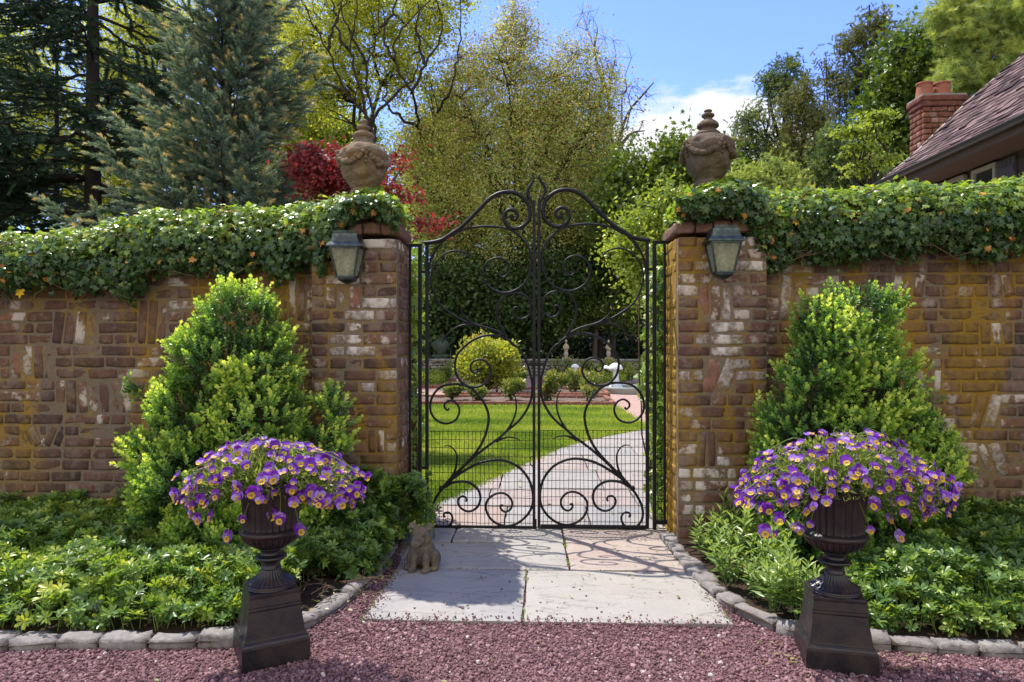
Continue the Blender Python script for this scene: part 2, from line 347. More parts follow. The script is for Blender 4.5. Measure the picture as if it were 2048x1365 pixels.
# ------------------------------------------------------------------ bricks
def _rounded_box():
    bm = bmesh.new(); bmesh.ops.create_cube(bm, size=1.0)
    bmesh.ops.subdivide_edges(bm, edges=bm.edges[:], cuts=3, use_grid_fill=True)
    V = np.array([v.co[:] for v in bm.verts]); F = [[v.index for v in f.verts] for f in bm.faces]; bm.free()
    q = np.abs(V) * 2
    return V, F, q
RB_V, RB_F, RB_Q = _rounded_box()
def rough_block(mb, c, size, R=None, rnd=.5, mi=0, amp=.004, rad=.012, seed=None, smooth=True):
    r = np.random.default_rng(seed) if seed is not None else rng
    size = np.asarray(size, float); V = RB_V * size; h = size / 2
    inner = np.maximum(h - rad, h * .3); cl = np.clip(V, -inner, inner); d = V - cl; L = np.linalg.norm(d, axis=1, keepdims=True)
    V = np.where(L > 1e-9, cl + d / np.maximum(L, 1e-9) * np.minimum(L, rad), V)
    off = r.random(3) * 50
    dsp = np.stack([vnoise(V * 1.0 + off + k * 7, 14) - .5 for k in range(3)], -1) * 2 * amp + r.normal(size=V.shape) * amp * .22
    V = V + dsp
    if R is not None: V = V @ np.asarray(R).T
    mb.add(V + np.asarray(c), RB_F, rnd, mi, smooth)

def lay(u0, u1, v0, vtop, soldiers, seed, ch=.0772, closers=False):
    """brick rectangles (u, v, w, h, tilt) on a plane; soldiers = list of (ua, ub, va, vb, tilt)"""
    r = random.Random(seed); out = []; j = .0125
    so = []
    for (ua, ub, va, vb, tilt) in soldiers:
        k0 = round((va - v0) / ch); k1 = max(k0 + 2, round((vb - v0) / ch)); so.append((ua, ub, k0, k1))
        n = max(2, round((ub - ua) / .078)); w = (ub - ua) / n
        for i in range(n):
            out.append((ua + (i + .5) * w, v0 + (k0 + k1) / 2 * ch, (k1 - k0) * ch - j * 1.2, w - j, math.pi / 2 + tilt + r.uniform(-.05, .05)))
    k = 0
    while v0 + (k + 1) * ch < (max(vtop(u0), vtop(u1), vtop((u0 + u1) / 2)) + .02):
        free = [(u0, u1)]
        for (ua, ub, k0, k1) in so:
            if k0 <= k < k1:
                nf = []
                for a, b in free:
                    if ub <= a or ua >= b: nf.append((a, b)); continue
                    if ua - a > .03: nf.append((a, ua))
                    if b - ub > .03: nf.append((ub, b))
                free = nf
        for a, b in free:
            x = a; first = True
            while x < b - .02:
                L = r.choice((.215, .215, .205, .10, .105, .215)) + r.uniform(-.012, .012)
                if first and k % 2: L = .105 + r.uniform(-.01, .02)
                first = False
                if b - (x + L) < .06: L = b - x
                L = min(L, b - x)
                if v0 + (k + .6) * ch < vtop(x + L / 2):
                    out.append((x + L / 2, v0 + (k + .5) * ch, L - j, ch - j + r.uniform(-.007, .002), r.gauss(0, .016)))
                x += L
        k += 1
    return out
def put_bricks(mb, rects, place, depth, seed, prot=.003, pale=None):
    r = random.Random(seed)
    for (u, v, w, h, t) in rects:
        c, ax, ay, an = place(u, v)
        R = np.stack([ax * math.cos(t) + ay * math.sin(t), an, -ax * math.sin(t) + ay * math.cos(t)], -1)
        n = vnoise(np.array([[u * 1.0, v * 1.0, seed * 3.1]]), 1.3)[0]
        rn = min(1, max(0, r.gauss(.42 + .4 * (n - .5), .16)))
        if r.random() < .008: rn = 1.0
        if pale is not None and r.random() < pale(u, v, t): rn = r.uniform(.975, 1)
        if abs(t) > .5 and r.random() < .3: rn = min(.95, rn + .3)
        rough_block(mb, c + an * r.uniform(-prot, prot), (w, depth, h), R, rn, amp=.0036, rad=.006, seed=r.randrange(10 ** 6))
X1, Y1, Z1 = np.eye(3)

# ---- garden walls
def z_left(x):   # brick top under the ivy
    return float(np.interp(x, [-7, -3.6, -3.0, -2.4, -1.9, -1.4], [1.76, 1.80, 1.86, 1.98, 2.02, 2.04]))
def z_right(x): return 2.16
def pxs(a, b, c, d, tilt, Y): # photo rectangle -> wall rectangle
    return (wx(a, Y), wx(b, Y), wz(d, (a + b) / 2, Y), wz(c, (a + b) / 2, Y), tilt)
solL = [pxs(105, 195, 612, 680, -.12, Y_WALL), pxs(275, 335, 600, 690, -.08, Y_WALL), pxs(20, 110, 690, 752, .02, Y_WALL), pxs(110, 262, 755, 818, .06, Y_WALL),
        pxs(40, 78, 845, 902, .42, Y_WALL), pxs(92, 128, 845, 902, -.38, Y_WALL), pxs(575, 612, 560, 640, .0, Y_WALL), pxs(-260, -150, 700, 765, .1, Y_WALL), pxs(300, 360, 790, 850, .1, Y_WALL)]
solR = [pxs(1785, 1850, 545, 605, -.16, Y_WALL), pxs(1978, 2030, 540, 605, .24, Y_WALL), pxs(1960, 2028, 640, 702, .08, Y_WALL), pxs(1850, 1884, 738, 795, -.05, Y_WALL),
        pxs(1945, 2000, 785, 850, -.26, Y_WALL), pxs(1958, 2010, 890, 955, .3, Y_WALL), pxs(1560, 1610, 560, 640, 0, Y_WALL), pxs(2120, 2200, 640, 705, .1, Y_WALL), pxs(2060, 2120, 800, 860, -.2, Y_WALL)]
def wall(label, x0, x1, ztop, sol, seed, ca):
    t = thing('brick_wall', label, 'garden wall', ((x0 + x1) / 2, Y_WALL + .12, 0))
    b = MB()
    rects = lay(x0, x1, -.04, ztop, sol, seed)
    put_bricks(b, rects, lambda u, v: (np.array((u, Y_WALL + .03, v)), X1, Z1, -Y1), .06, seed, pale=lambda u, v, t: (.42 if abs(t) > .5 else .05) if x0 > 0 else (.10 if abs(t) > .5 else .02))
    b.build('brickwork', M['brick'], t)
    m = MB(); n = 24
    xs = np.linspace(x0, x1, n + 1)
    for a, c in zip(xs[:-1], xs[1:]):
        zt = min(ztop(a), ztop(c)) - .01
        m.box(((a + c) / 2, Y_WALL + .004 + .13, zt / 2 - .03), (c - a + .0, .26, zt + .0))
    m.build('mortar_core', M['mortar'], t)
    cp = MB(); r = random.Random(seed); x = x0
    while x < x1 - .05:
        w = min(.105 + r.uniform(-.01, .01), x1 - x); zz = ztop(x + w / 2)
        rough_block(cp, (x + w / 2, Y_WALL + .13, zz + .035), (w - .01, .33, .075), None, r.random() * .6, seed=r.randrange(9999))
        x += w
    cp.build('coping', M['brick'], t)
wall('old brick garden wall with mustard lichen, dipping away behind the boxwood left of the gate', -7.0, -PX_OUT, z_left, solL, 11, 0)
wall('old brick garden wall with white-stained bricks, level top, right of the gate', PX_OUT, 7.0, z_right, solR, 12, 0)

# ---- gate piers
def pier(sx, label, sol, seed):
    t = thing('brick_pillar', label, 'gate pillar', (sx * (PX_IN + PX_OUT) / 2, (Y_PIER + Y_PB) / 2, 0))
    x0, x1 = (PX_IN, PX_OUT) if sx > 0 else (-PX_OUT, -PX_IN)
    H = 1.985
    b = MB()
    put_bricks(b, lay(x0, x1, -.04, lambda u: H, sol, seed), lambda u, v: (np.array((u, Y_PIER + .03, v)), X1, Z1, -Y1), .06, seed, .003, pale=lambda u, v, t: (.72 if abs(u - 1.16) < .16 and .95 < v < 1.85 else .03) if sx > 0 else (.45 if 1.1 < v < 1.75 and abs(u + 1.16) < .15 else .03))
    xi = sx * PX_IN
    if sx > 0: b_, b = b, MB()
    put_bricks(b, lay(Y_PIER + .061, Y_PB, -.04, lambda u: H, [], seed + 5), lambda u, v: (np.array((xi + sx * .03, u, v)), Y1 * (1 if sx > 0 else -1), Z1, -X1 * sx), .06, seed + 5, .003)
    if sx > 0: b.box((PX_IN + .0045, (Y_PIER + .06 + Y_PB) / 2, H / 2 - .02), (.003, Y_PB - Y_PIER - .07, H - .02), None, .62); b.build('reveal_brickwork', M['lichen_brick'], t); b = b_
    xo = sx * PX_OUT
    put_bricks(b, lay(Y_PIER + .061, Y_WALL + .02, -.04, lambda u: H, [], seed + 6), lambda u, v: (np.array((xo - sx * .03, u, v)), Y1 * (1 if sx > 0 else -1), Z1, X1 * sx), .06, seed + 6, .003)
    b.build('brickwork', M['pier_brick'], t)
    m = MB(); m.box(((x0 + x1) / 2, (Y_PIER + Y_PB) / 2 + .002, H / 2 - .03), (x1 - x0 - .009, Y_PB - Y_PIER - .005, H)); m.build('mortar_core', M['mortar'], t)
    c = MB(); r = random.Random(seed); ca, cb = x0 - .012, x1 + .012; n = 5
    for i in range(n):
        w = (cb - ca) / n
        rough_block(c, (ca + (i + .5) * w, (Y_PIER + Y_PB) / 2, H + .036), (w - .008, Y_PB - Y_PIER + .035, .072), None, r.random(), rad=.007, amp=.008, seed=seed + i)
    c.build('cap', M['cap_brick'], t)
    p = MB()
    for i in range(3):
        w = (x1 - x0 - .03) / 3
        rough_block(p, (x0 + .015 + (i + .5) * w, (Y_PIER + Y_PB) / 2, H + .072 + .055), (w - .006, Y_PB - Y_PIER - .05, .11), None, r.random(), rad=.012, amp=.005, seed=seed + 40 + i)
    p.build('plinth', M['cap_brick'], t)
P4 = Y_PIER
solPL = [pxs(650, 722, 562, 622, 0, P4), pxs(735, 770, 850, 905, .0, P4)]
solPR = [pxs(1398, 1465, 563, 632, .02, P4), pxs(1408, 1470, 715, 782, -.32, P4), pxs(1396, 1432, 850, 925, 0, P4)]
pier(-1, 'brick gate pillar left of the iron gate, its inner face in shade', solPL, 21)
pier(1, 'brick gate pillar right of the iron gate, with whitewashed bricks and a sunlit yellow inner face', solPR, 22)

# ------------------------------------------------------------------ ground
g = MB(); s = 260
g.add([(-s, -30, -.06), (s, -30, -.06), (s, 420, -.06), (-s, 420, -.06)], [(0, 1, 2, 3)])
t_ = NT('meadow'); struct('ground', g, t_.done(t_.pbr(t_.mix(t_.noise(.8, 6), (.03, .045, .012), (.075, .085, .03)), .95, .1)))
def clean_strip(name, mat, A, Bc, nv=10, noise=.02, z0=0, seed=0, kind='structure', crown=0.0):
    A = np.asarray(A, float); Bc = np.asarray(Bc, float); k = len(A)
    tt = np.linspace(0, 1, nv)
    P = A[:, None] * (1 - tt)[None, :, None] + Bc[:, None] * tt[None, :, None]
    P[..., 2] = z0 + (vnoise(P.reshape(-1, 3) + seed, 4).reshape(k, nv) - .5) * noise + crown * np.sin(tt * PI)[None]
    i = np.arange(k - 1)[:, None] * nv; j = np.arange(nv - 1)[None]
    F = np.stack([i + j, i + nv + j, i + nv + j + 1, i + j + 1], -1).reshape(-1, 4)
    m = MB(); m.add(P.reshape(-1, 3), F, .5, 0, True); return tag(m.build(name, mat), kind=kind)
# kerb centre lines (photo pixels on the ground in front of the stones)
KL = spline([gnd(*p) for p in ((-700, 1306), (-300, 1304), (0, 1300), (120, 1298), (260, 1296), (380, 1293), (470, 1288), (545, 1276), (610, 1256), (668, 1226), (722, 1187), (765, 1147), (792, 1112), (806, 1082))], 8)
KR = spline([gnd(*p) for p in ((1318, 1078), (1345, 1112), (1372, 1145), (1405, 1180), (1445, 1210), (1495, 1238), (1555, 1262), (1620, 1280), (1700, 1294), (1790, 1302), (1900, 1307), (2048, 1312), (2350, 1318), (2800, 1325))], 8)
wl = np.stack([np.linspace(-7, -PX_IN + .0, len(KL)), np.full(len(KL), Y_WALL + .1), np.zeros(len(KL))], -1)
wr = np.stack([np.linspace(PX_IN, 7, len(KR)), np.full(len(KR), Y_WALL + .1), np.zeros(len(KR))], -1)
clean_strip('bed_soil', M['soil'], KL, wl, 26, .03, .012, 1)
clean_strip('bed_soil', M['soil'], KR, wr, 26, .03, .012, 2)
# gravel drive
gr = MB()
nx, ny = 120, 60
xs = np.linspace(-9, 9, nx); ys = np.linspace(-7, gnd(1048, 1141)[1] + .05, ny)
Pg = np.stack(np.meshgrid(xs, ys, indexing='ij'), -1).reshape(-1, 2); Pg = np.column_stack([Pg, -.012 + .012 * (vnoise(np.column_stack([Pg, Pg[:, 0] * 0]), 2.5) - .5)])
i = np.arange(nx - 1)[:, None] * ny; j = np.arange(ny - 1)[None]
gr.add(Pg, np.stack([i + j, i + ny + j, i + ny + j + 1, i + j + 1], -1).reshape(-1, 4), .5, 0, True)
struct('gravel_drive', gr, M['gravel_bed'])
# loose stones
def stone_templates(n=6):
    out = []
    for q in range(n):
        bm = bmesh.new(); bmesh.ops.create_icosphere(bm, subdivisions=1, radius=.5)
        r = np.random.default_rng(q + 5); V = np.array([v.co[:] for v in bm.verts]); F = [[v.index for v in f.verts] for f in bm.faces]; bm.free()
        V = np.sign(V) * np.abs(V) ** .8 * r.uniform(.75, 1.2, (len(V), 1)) * np.array((1, r.uniform(.6, .95), r.uniform(.45, .75))); out.append((V, F))
    return out
STN = stone_templates()
def kerb_y(x, left):  # nearest kerb y at that x, as the limit of the gravel
    K = KL if left else KR
    o = np.argsort(K[:, 0]); return np.interp(x, K[o, 0], K[o, 1])
yf = gnd(1048, 1244)[1]
N = 140000
x = rng.uniform(-2.9, 2.9, N); y = yf + .62 - (rng.random(N) ** 1.1) * 1.8
_sl = lambda q: np.interp(q, [SLAB[0][1], SLAB[1][1]], [SLAB[0][0], SLAB[1][0]]); _sr = lambda q: np.interp(q, [SLAB[2][1], SLAB[3][1]], [SLAB[2][0], SLAB[3][0]])
SLAB = [gnd(722, 1244), gnd(792, 1141), gnd(1462, 1244), gnd(1392, 1141)]
lim = np.where(x < 0, kerb_y(x, True), kerb_y(x, False)) + .01
on = (x > _sl(y) + .012) & (x < _sr(y) - .012) & (y > yf + .01 + .02 * (vnoise(np.column_stack([x, x * 0, x * 0]), 9) - .5)); lim = np.where(on, -9, lim)
ok = y < lim - .0; x, y = x[ok], y[ok]
bare = vnoise(np.column_stack([x, y, x * 0]), 1.6); near_edge = np.clip((y - (yf - .28)) / .28, 0, 1)
keep = rng.random(len(x)) > .55 * near_edge * (x > -.6) * np.clip((bare - .35) * 4, 0, 1)
x, y = x[keep], y[keep]; n = len(x)
sz = np.clip(rng.lognormal(math.log(.0094), .40, n), .004, .024)
z = -.012 + .012 * (vnoise(np.column_stack([x, y, x * 0]), 2.5) - .5) + sz * .22
gs = MB(); which = rng.integers(0, len(STN), n)
for q, (tv, tf) in enumerate(STN):
    s_ = which == q; k = s_.sum()
    Nn = norm(np.array((0, 0, 1.)) + .45 * rng.normal(size=(k, 3))); D = rdir(k)
    gs.inst(tv, tf, frames(D, Nn), np.column_stack([x, y, z])[s_], sz[s_], np.where(rng.random(k) < .012, 1, np.clip(rng.normal(.5, .24, k), 0, .97)))
stuff('gravel', gs, M['gravel'], 'burgundy crushed stone gravel spread across the drive in the foreground', 'gravel')

# ---- flagstones of the threshold
def gx(px, py): return gnd(px, py)[:2]
def slab(c4, rnd, z=.008, th=.05, seed=0, name='flagstone_path', mb=None):
    """c4 = four ground corners, counter-clockwise; gently broken edges"""
    c4 = np.asarray(c4, float); n = 22; tt = np.linspace(0, 1, n)
    r = np.random.default_rng(seed); g1 = []
    for a in tt:
        A = c4[0] * (1 - a) + c4[3] * a; Bb = c4[1] * (1 - a) + c4[2] * a
        g1.append(A[None] * (1 - tt)[:, None] + Bb[None] * tt[:, None])
    P = np.array(g1); P3 = np.concatenate([P, np.zeros((n, n, 1))], -1)
    e = (vnoise(P3 + seed * 3.3, 11) - .5) * .012
    w = np.minimum(np.minimum(tt, 1 - tt)[:, None], np.minimum(tt, 1 - tt)[None]) 
    ctr = P3.mean((0, 1)); edge = (w < 1e-6)
    P3[edge] += (norm(P3[edge] - ctr) * e[edge][:, None])
    P3[..., 2] = z + (vnoise(P3 + seed, 2.2) - .5) * .008 - edge * .006
    m = mb or MB(); i = np.arange(n - 1)[:, None] * n; j = np.arange(n - 1)[None]
    m.add(P3.reshape(-1, 3), np.stack([i + j, i + j + 1, i + n + j + 1, i + n + j], -1).reshape(-1, 4), rnd, 0, True)
    ring = np.concatenate([P3[0, :-1], P3[:-1, -1], P3[-1, :0:-1], P3[:0:-1, 0]]); k = len(ring)
    low = ring.copy(); low[:, 2] = z - th; V = np.concatenate([ring, low]); a = np.arange(k); b = (a + 1) % k
    m.add(V, np.stack([a, a + k, b + k, b], -1), rnd, 0)
    if mb is None: return tag(m.build(name, M['slab']), kind='structure')
y0, y1_, y2_, y3_ = yf, gnd(1048, 1141)[1], gnd(1133, 1086)[1], gnd(1133, 1066)[1]
xa, xb = gnd(1047, 1200)[0], gnd(1133, 1100)[0]; j = .006
SL0, SL1, SR0, SR1 = gnd(722, 1244), gnd(792, 1141), gnd(1462, 1244), gnd(1392, 1141)
slab([(SL0[0], y0), (xa - j, y0), (xa + .01 - j, y1_ - j), (SL1[0], y1_ - j)], .12, seed=1)
slab([(xa + j, y0), (SR0[0], y0), (SR1[0], y1_ - j), (xa + .01 + j, y1_ - j)], .36, seed=2)
slab([(SL1[0], y1_ + j), (xb - j, y1_ + j), (xb - .01 - j, y2_ - j), (-.86, y2_ - .05 - j)], .22, seed=3)
slab([(xb + j, y1_ + j), (SR1[0], y1_ + j), (.9, y3_ + .1), (xb - .01 + j, y3_ + .1)], .86, seed=4)
slab([(-.88, y2_ - .05 + j), (-.55 - j, y2_ - .02 + j), (-.55 - j, y3_ + .1), (-.88, y3_ + .1)], .1, seed=5)
slab([(-.55 + j, y2_ - .02 + j), (xb - .01 - j, y2_ + j), (xb - .01 - j, y3_ + .1), (-.55 + j, y3_ + .1)], .3, seed=6)
# path beyond the gate: the broken-slab walk turning right
PE = spline([gnd(*p) for p in ((800, 1062), (845, 1022), (905, 994), (980, 960), (1060, 925), (1125, 897), (1200, 877), (1292, 861), (1420, 845), (1700, 826))], 8)
pm = MB(); yy = y3_ + .112; seed = 50; rr = random.Random(4)
while yy < 11.2:
    hgt = rr.choice((.46, .61, .61, .9)); xx = -1.3 + rr.uniform(0, .5)
    while xx < 6.5:
        w = rr.choice((.46, .61, .76, .92, 1.2))
        cx, cy = xx + w / 2, yy + hgt / 2
        lim_x = np.interp(cy, PE[:, 1], PE[:, 0])
        if xx + w > lim_x - .25:
            slab([(xx + j, yy + j), (xx + w - j, yy + j), (xx + w - j, yy + hgt - j), (xx + j, yy + hgt - j)], rr.choice((.05, .15, .3, .45, .7, .8, .9, 1.)), .012, .04, seed, mb=pm)
        xx += w; seed += 1
    yy += hgt
tag(pm.build('flagstone_path', M['slab']), kind='structure')
jm = MB(); jm.add([(-.76, yf + .0, -.016), (.9, yf + .0, -.016), (7, 5, -.016), (7, 12, -.016), (-1.6, 12, -.016)], [(0, 1, 2, 3, 4)]); struct('path_bedding', jm, M['soil'])

# ---- kerb stones
def kerb(K, seed, label, group, skip_first=True):
    d = np.r_[0, np.cumsum(np.linalg.norm(np.diff(K[:, :2], axis=0), axis=1))]; r = random.Random(seed); sdist = 0.0
    pos = lambda q: np.array([np.interp(q, d, K[:, 0]), np.interp(q, d, K[:, 1])])
    n = 0
    while sdist < d[-1] - .1:
        mid = pos(sdist + .1); close = mid[1] > 3.45
        L = r.uniform(.12, .19) if close else r.uniform(.15, .30)
        if abs(mid[0]) > 1.6: L = r.uniform(.14, .23)
        a, b = pos(sdist), pos(min(sdist + L, d[-1])); c = (a + b) / 2; v = (b - a) / np.linalg.norm(b - a); nn = np.array((-v[1], v[0]))
        if nn @ (np.array((0, 3.0)) - c) > 0: nn = -nn
        if abs(c[0]) > 1.2 and nn[1] < 0: nn = -nn
        dep = r.uniform(.085, .115); h = r.uniform(.135, .165); ztop = r.uniform(.030, .046)
        R = np.array([[v[0], nn[0], 0], [v[1], nn[1], 0], [0, 0, 1]]); t = r.gauss(0, .05)
        m = MB(); rough_block(m, (*(c + nn * dep * .5), ztop - h / 2), (L - .012, dep, h), R @ np.array(Matrix.Rotation(t, 3, 'X')), r.random(), amp=.010, rad=.013, seed=r.randrange(10 ** 6))
        if abs(c[0]) < 3.3:
            o = m.build('kerb_stone', M['granite']); tag(o, label, 'kerb stone', group); n += 1
        sdist += L
kerb(KL, 3, 'rough grey granite kerb stone edging the pachysandra bed left of the flagstones', 'granite kerb stones around the left bed')
kerb(KR, 5, 'rough grey granite kerb stone edging the planted bed right of the flagstones', 'granite kerb stones around the right bed')

# ------------------------------------------------------------------ the iron gate
def zc(X, Yz, y0): return (840 + X / 6.824, y0 + Yz / 6.824)
def R1(*p): return [zc(a, b, 340) for a, b in p]
def R2(*p): return [zc(a, b, 500) for a, b in p]
def R3(*p): return [zc(a, b, 680) for a, b in p]
def R4(*p): return [zc(a, b, 870) for a, b in p]
SCROLLS = [  # (points, radius start, radius end, part name)
 (R1((62,1000),(170,990),(300,955),(420,880),(540,800),(640,710),(740,610),(840,505),(940,405),(1040,340),(1130,310),(1230,305),(1330,330),(1420,395),(1480,480),(1500,580),(1490,670),(1440,740),(1370,790),(1290,805),(1220,785),(1165,730),(1145,660),(1160,595),(1210,550),(1270,550),(1320,590),(1330,640),(1300,680),(1260,675),(1240,640),(1265,615)), .0105, .0085, 'arched_top_rail'),
 (R1((430,905),(500,862),(600,815),(740,785),(890,772),(1040,780),(1160,800),(1260,830),(1350,900),(1430,980),(1490,1090),(1515,1200)) + R2((1518,200),(1490,340),(1430,450),(1340,530),(1220,580),(1110,585),(1010,550),(920,480),(870,390),(860,300),(890,210),(960,140),(1060,110),(1150,135),(1210,200),(1220,280),(1180,350),(1120,375),(1075,340),(1085,305)), .0075, .0055, 'scroll'),
 (R1((345,955),(240,1060),(170,1180),(130,1300)) + R2((122,260),(118,360)), .0075, .006, 'scroll'),
 (R2((690,110),(620,45),(520,15),(420,20),(320,70),(230,160),(170,270),(150,390),(160,500),(200,620),(260,730),(350,820),(460,895),(580,965),(700,1010),(830,1045),(980,1085),(1080,1130),(1160,1185),(1260,1290)) + R3((1330,100),(1400,190),(1460,310),(1500,450),(1530,580),(1530,720),(1510,830),(1460,950),(1380,1070),(1280,1170),(1190,1240),(1080,1340)) + R4((960,130),(840,220),(720,320),(600,430),(480,560),(380,660),(290,750)), .005, .0085, 'stem'),
 (R2((545,740),(570,850),(630,930),(720,1000),(830,1045)), .003, .0065, 'leaf_scroll'),
 (R2((295,1280),(340,1190),(430,1100),(540,1040),(660,1025),(780,1040)), .003, .0065, 'leaf_scroll'),
 (R2((1185,1200),(1110,1060),(1060,950),(1045,840),(1070,740),(1130,650),(1220,600),(1320,590),(1420,620),(1490,690),(1512,800),(1490,890),(1410,940),(1330,930),(1275,870),(1280,800),(1330,785),(1350,820)), .007, .005, 'scroll'),
 (R2((1300,1320),(1220,1240),(1130,1195),(1020,1170),(900,1170),(780,1205),(670,1270)) + R3((590,112),(520,190),(485,290),(480,390),(510,500),(570,580),(650,630),(760,645),(860,610),(940,530),(970,430),(940,340),(880,285),(800,270),(720,305),(690,370),(710,430),(760,450),(800,415),(780,395)), .0075, .0065, 'scroll'),
 (R3((400,935),(375,960),(335,920),(345,870),(410,830),(480,850),(530,920),(535,1000),(490,1090),(410,1135),(320,1140),(220,1090),(155,1000),(140,900),(165,790),(230,690),(330,625),(450,605),(580,615),(700,665),(800,760),(880,870),(930,1000),(935,1120),(905,1260)) + R4((890,10),(830,140),(740,270),(620,400),(500,520),(400,620),(310,720)), .006, .0085, 'scroll'),
 (R3((1260,710),(1300,790),(1315,900),(1300,1020),(1250,1140),(1190,1235)), .003, .0075, 'leaf_scroll'),
 (R4((1365,75),(1290,45),(1200,35),(1110,60),(1040,100)), .003, .0075, 'leaf_scroll'),
 (R4((330,155),(400,155),(460,200),(500,280),(500,380),(480,480),(430,580),(330,700)), .003, .008, 'leaf_scroll'),
 (R4((310,725),(420,620),(560,520),(700,435),(840,375),(1000,345),(1140,350),(1280,400),(1390,480),(1480,600),(1530,740),(1543,880),(1520,1000),(1440,1120),(1320,1210),(1190,1245),(1060,1215),(960,1140),(905,1030),(905,930),(960,850),(1050,800),(1150,800),(1230,860),(1260,940),(1230,1020),(1160,1050),(1105,1010),(1105,960),(1140,970)), .0085, .0065, 'scroll'),
 (R4((330,720),(430,660),(520,640),(620,640),(720,680),(800,760),(825,860),(800,960),(740,1020),(660,1045),(580,1015),(525,950),(525,880),(570,840),(620,850),(635,890),(620,910)), .0085, .006, 'scroll'),
 (R4((290,750),(220,860),(170,970),(155,1080),(180,1180),(250,1250),(330,1275),(400,1240),(440,1170),(435,1100),(390,1060),(335,1070),(325,1110),(350,1115)), .008, .006, 'scroll'),
]
def gpt(p, side, dz=0.0):
    q = at(p[0], p[1], Y_GATE)
    return np.array((q[0] * (1 if side < 0 else -1), Y_GATE, q[2] + dz))
def gate_leaf(side, label):
    dz = 0.0 if side < 0 else .012
    hx = at(854, 700, Y_GATE)[0] * (1 if side < 0 else -1)
    t = thing('gate_leaf', label, 'iron gate', (hx, Y_GATE, 0))
    zb = at(854, 1054, Y_GATE)[2] + dz
    xi = at(1068, 700, Y_GATE)[0] * (1 if side < 0 else -1)
    ztl = at(854, 487, Y_GATE)[2] + dz; ztm = at(1068, 405, Y_GATE)[2] + dz
    m = MB(); m.box((hx, Y_GATE, (zb + ztl) / 2), (.022, .022, ztl - zb + .02)); m.build('hinge_stile', M['iron'], t)
    m = MB(); m.box((xi, Y_GATE, (zb + ztm) / 2), (.02, .022, ztm - zb + .02)); m.build('meeting_stile', M['iron'], t)
    m = MB(); m.box(((hx + xi) / 2, Y_GATE, zb - .002), (abs(hx - xi) - .022, .020, .026)); m.build('bottom_rail', M['iron'], t)
    for pts, ra, rb, nm in SCROLLS:
        P = spline([gpt(p, side, dz) for p in pts], 5); yo = {'stem': .002, 'arched_top_rail': 0, 'leaf_scroll': .005, 'scroll': -.003}[nm]; P[:, 1] += yo
        k = len(P); R = np.linspace(ra, rb, k)
        if nm == 'arched_top_rail':
            R = np.full(k, .0125); R[int(k * .55):] = np.linspace(.0125, .0095, k - int(k * .55))
        m = MB(); m.tube(P, R * 1.16, 6 if nm != 'arched_top_rail' else 8, flat=(0, 1, 0)); m.build(nm, M['iron'], t)
    fin = R1((1522,72),(1545,92),(1553,125),(1530,180),(1480,255),(1472,330),(1510,410),(1545,480),(1552,580))
    P = spline([gpt(p, side, dz) for p in fin], 5); R = np.interp(np.linspace(0, 1, len(P)), [0, .12, .3, .5, .7, 1], [.002, .006, .009, .012, .011, .011])
    m = MB(); m.tube(P, R, 8); m.build('flame_finial', M['iron'], t)
    # collar where the stems gather
    m = MB(); c = gpt(R4((290, 735))[0], side, dz); m.lathe([(.002, -.02), (.013, -.016), (.018, 0), (.013, .016), (.002, .02)], 12, c); m.build('collar', M['iron'], t)
    # pet mesh
    w = MB(); za = at(960, 864, Y_GATE)[2] + dz; n = 25; xs = np.linspace(hx, xi, n + 2)[1:-1]; r = np.random.default_rng(31 + side)
    for x in xs:
        zz = np.linspace(zb, za + r.uniform(-.004, .004), 9); P = np.column_stack([x + r.normal(0, .0022, 9).cumsum() * .45, np.full(9, Y_GATE + .016) + r.normal(0, .002, 9), zz]); w.tube(P, .0025, 4)
    k = 12
    for z in np.linspace(zb + .03, za, k):
        xx = np.linspace(hx, xi, 9); P = np.column_stack([xx, np.full(9, Y_GATE + .0185), z + r.normal(0, .0015, 9) - .004 * np.linspace(0, 1, 9)]); w.tube(P, .0025, 4)
    w.build('wire_mesh', M['wire'], t)
    for zz in (.42, 1.78):
        m = MB(); m.box((hx + side * .022, Y_GATE, zz + dz), (.024, .016, .018)); m.build('hinge', M['iron'], t)
    if side < 0:
        m = MB(); P = np.array([gpt(p, side) for p in ((1066, 912), (1061, 915), (1060, 925), (1063, 931), (1066, 932))]); P[:, 1] -= .014; m.tube(spline(P, 4), .004, 6); m.build('pull_ring', M['iron'], t)
        m = MB(); a, b = gpt((1054, 730.5), side), gpt((1090, 728.5), side); m.box((a + b) / 2 + (0, -.018, 0), (b[0] - a[0], .008, .016)); m.build('latch', M['iron'], t)
        m = MB(); a = gpt((1071, 1062), side); m.box((a[0] + .002, Y_GATE - .016, a[2] + .03), (.012, .010, .11)); m.build('drop_bolt', M['iron'], t)
    return t
gate_leaf(-1, 'left leaf of the black wrought iron gate, with scrolls, latch bar and pull ring')
gate_leaf(1, 'right leaf of the black wrought iron gate, scrolled, without a pull ring')
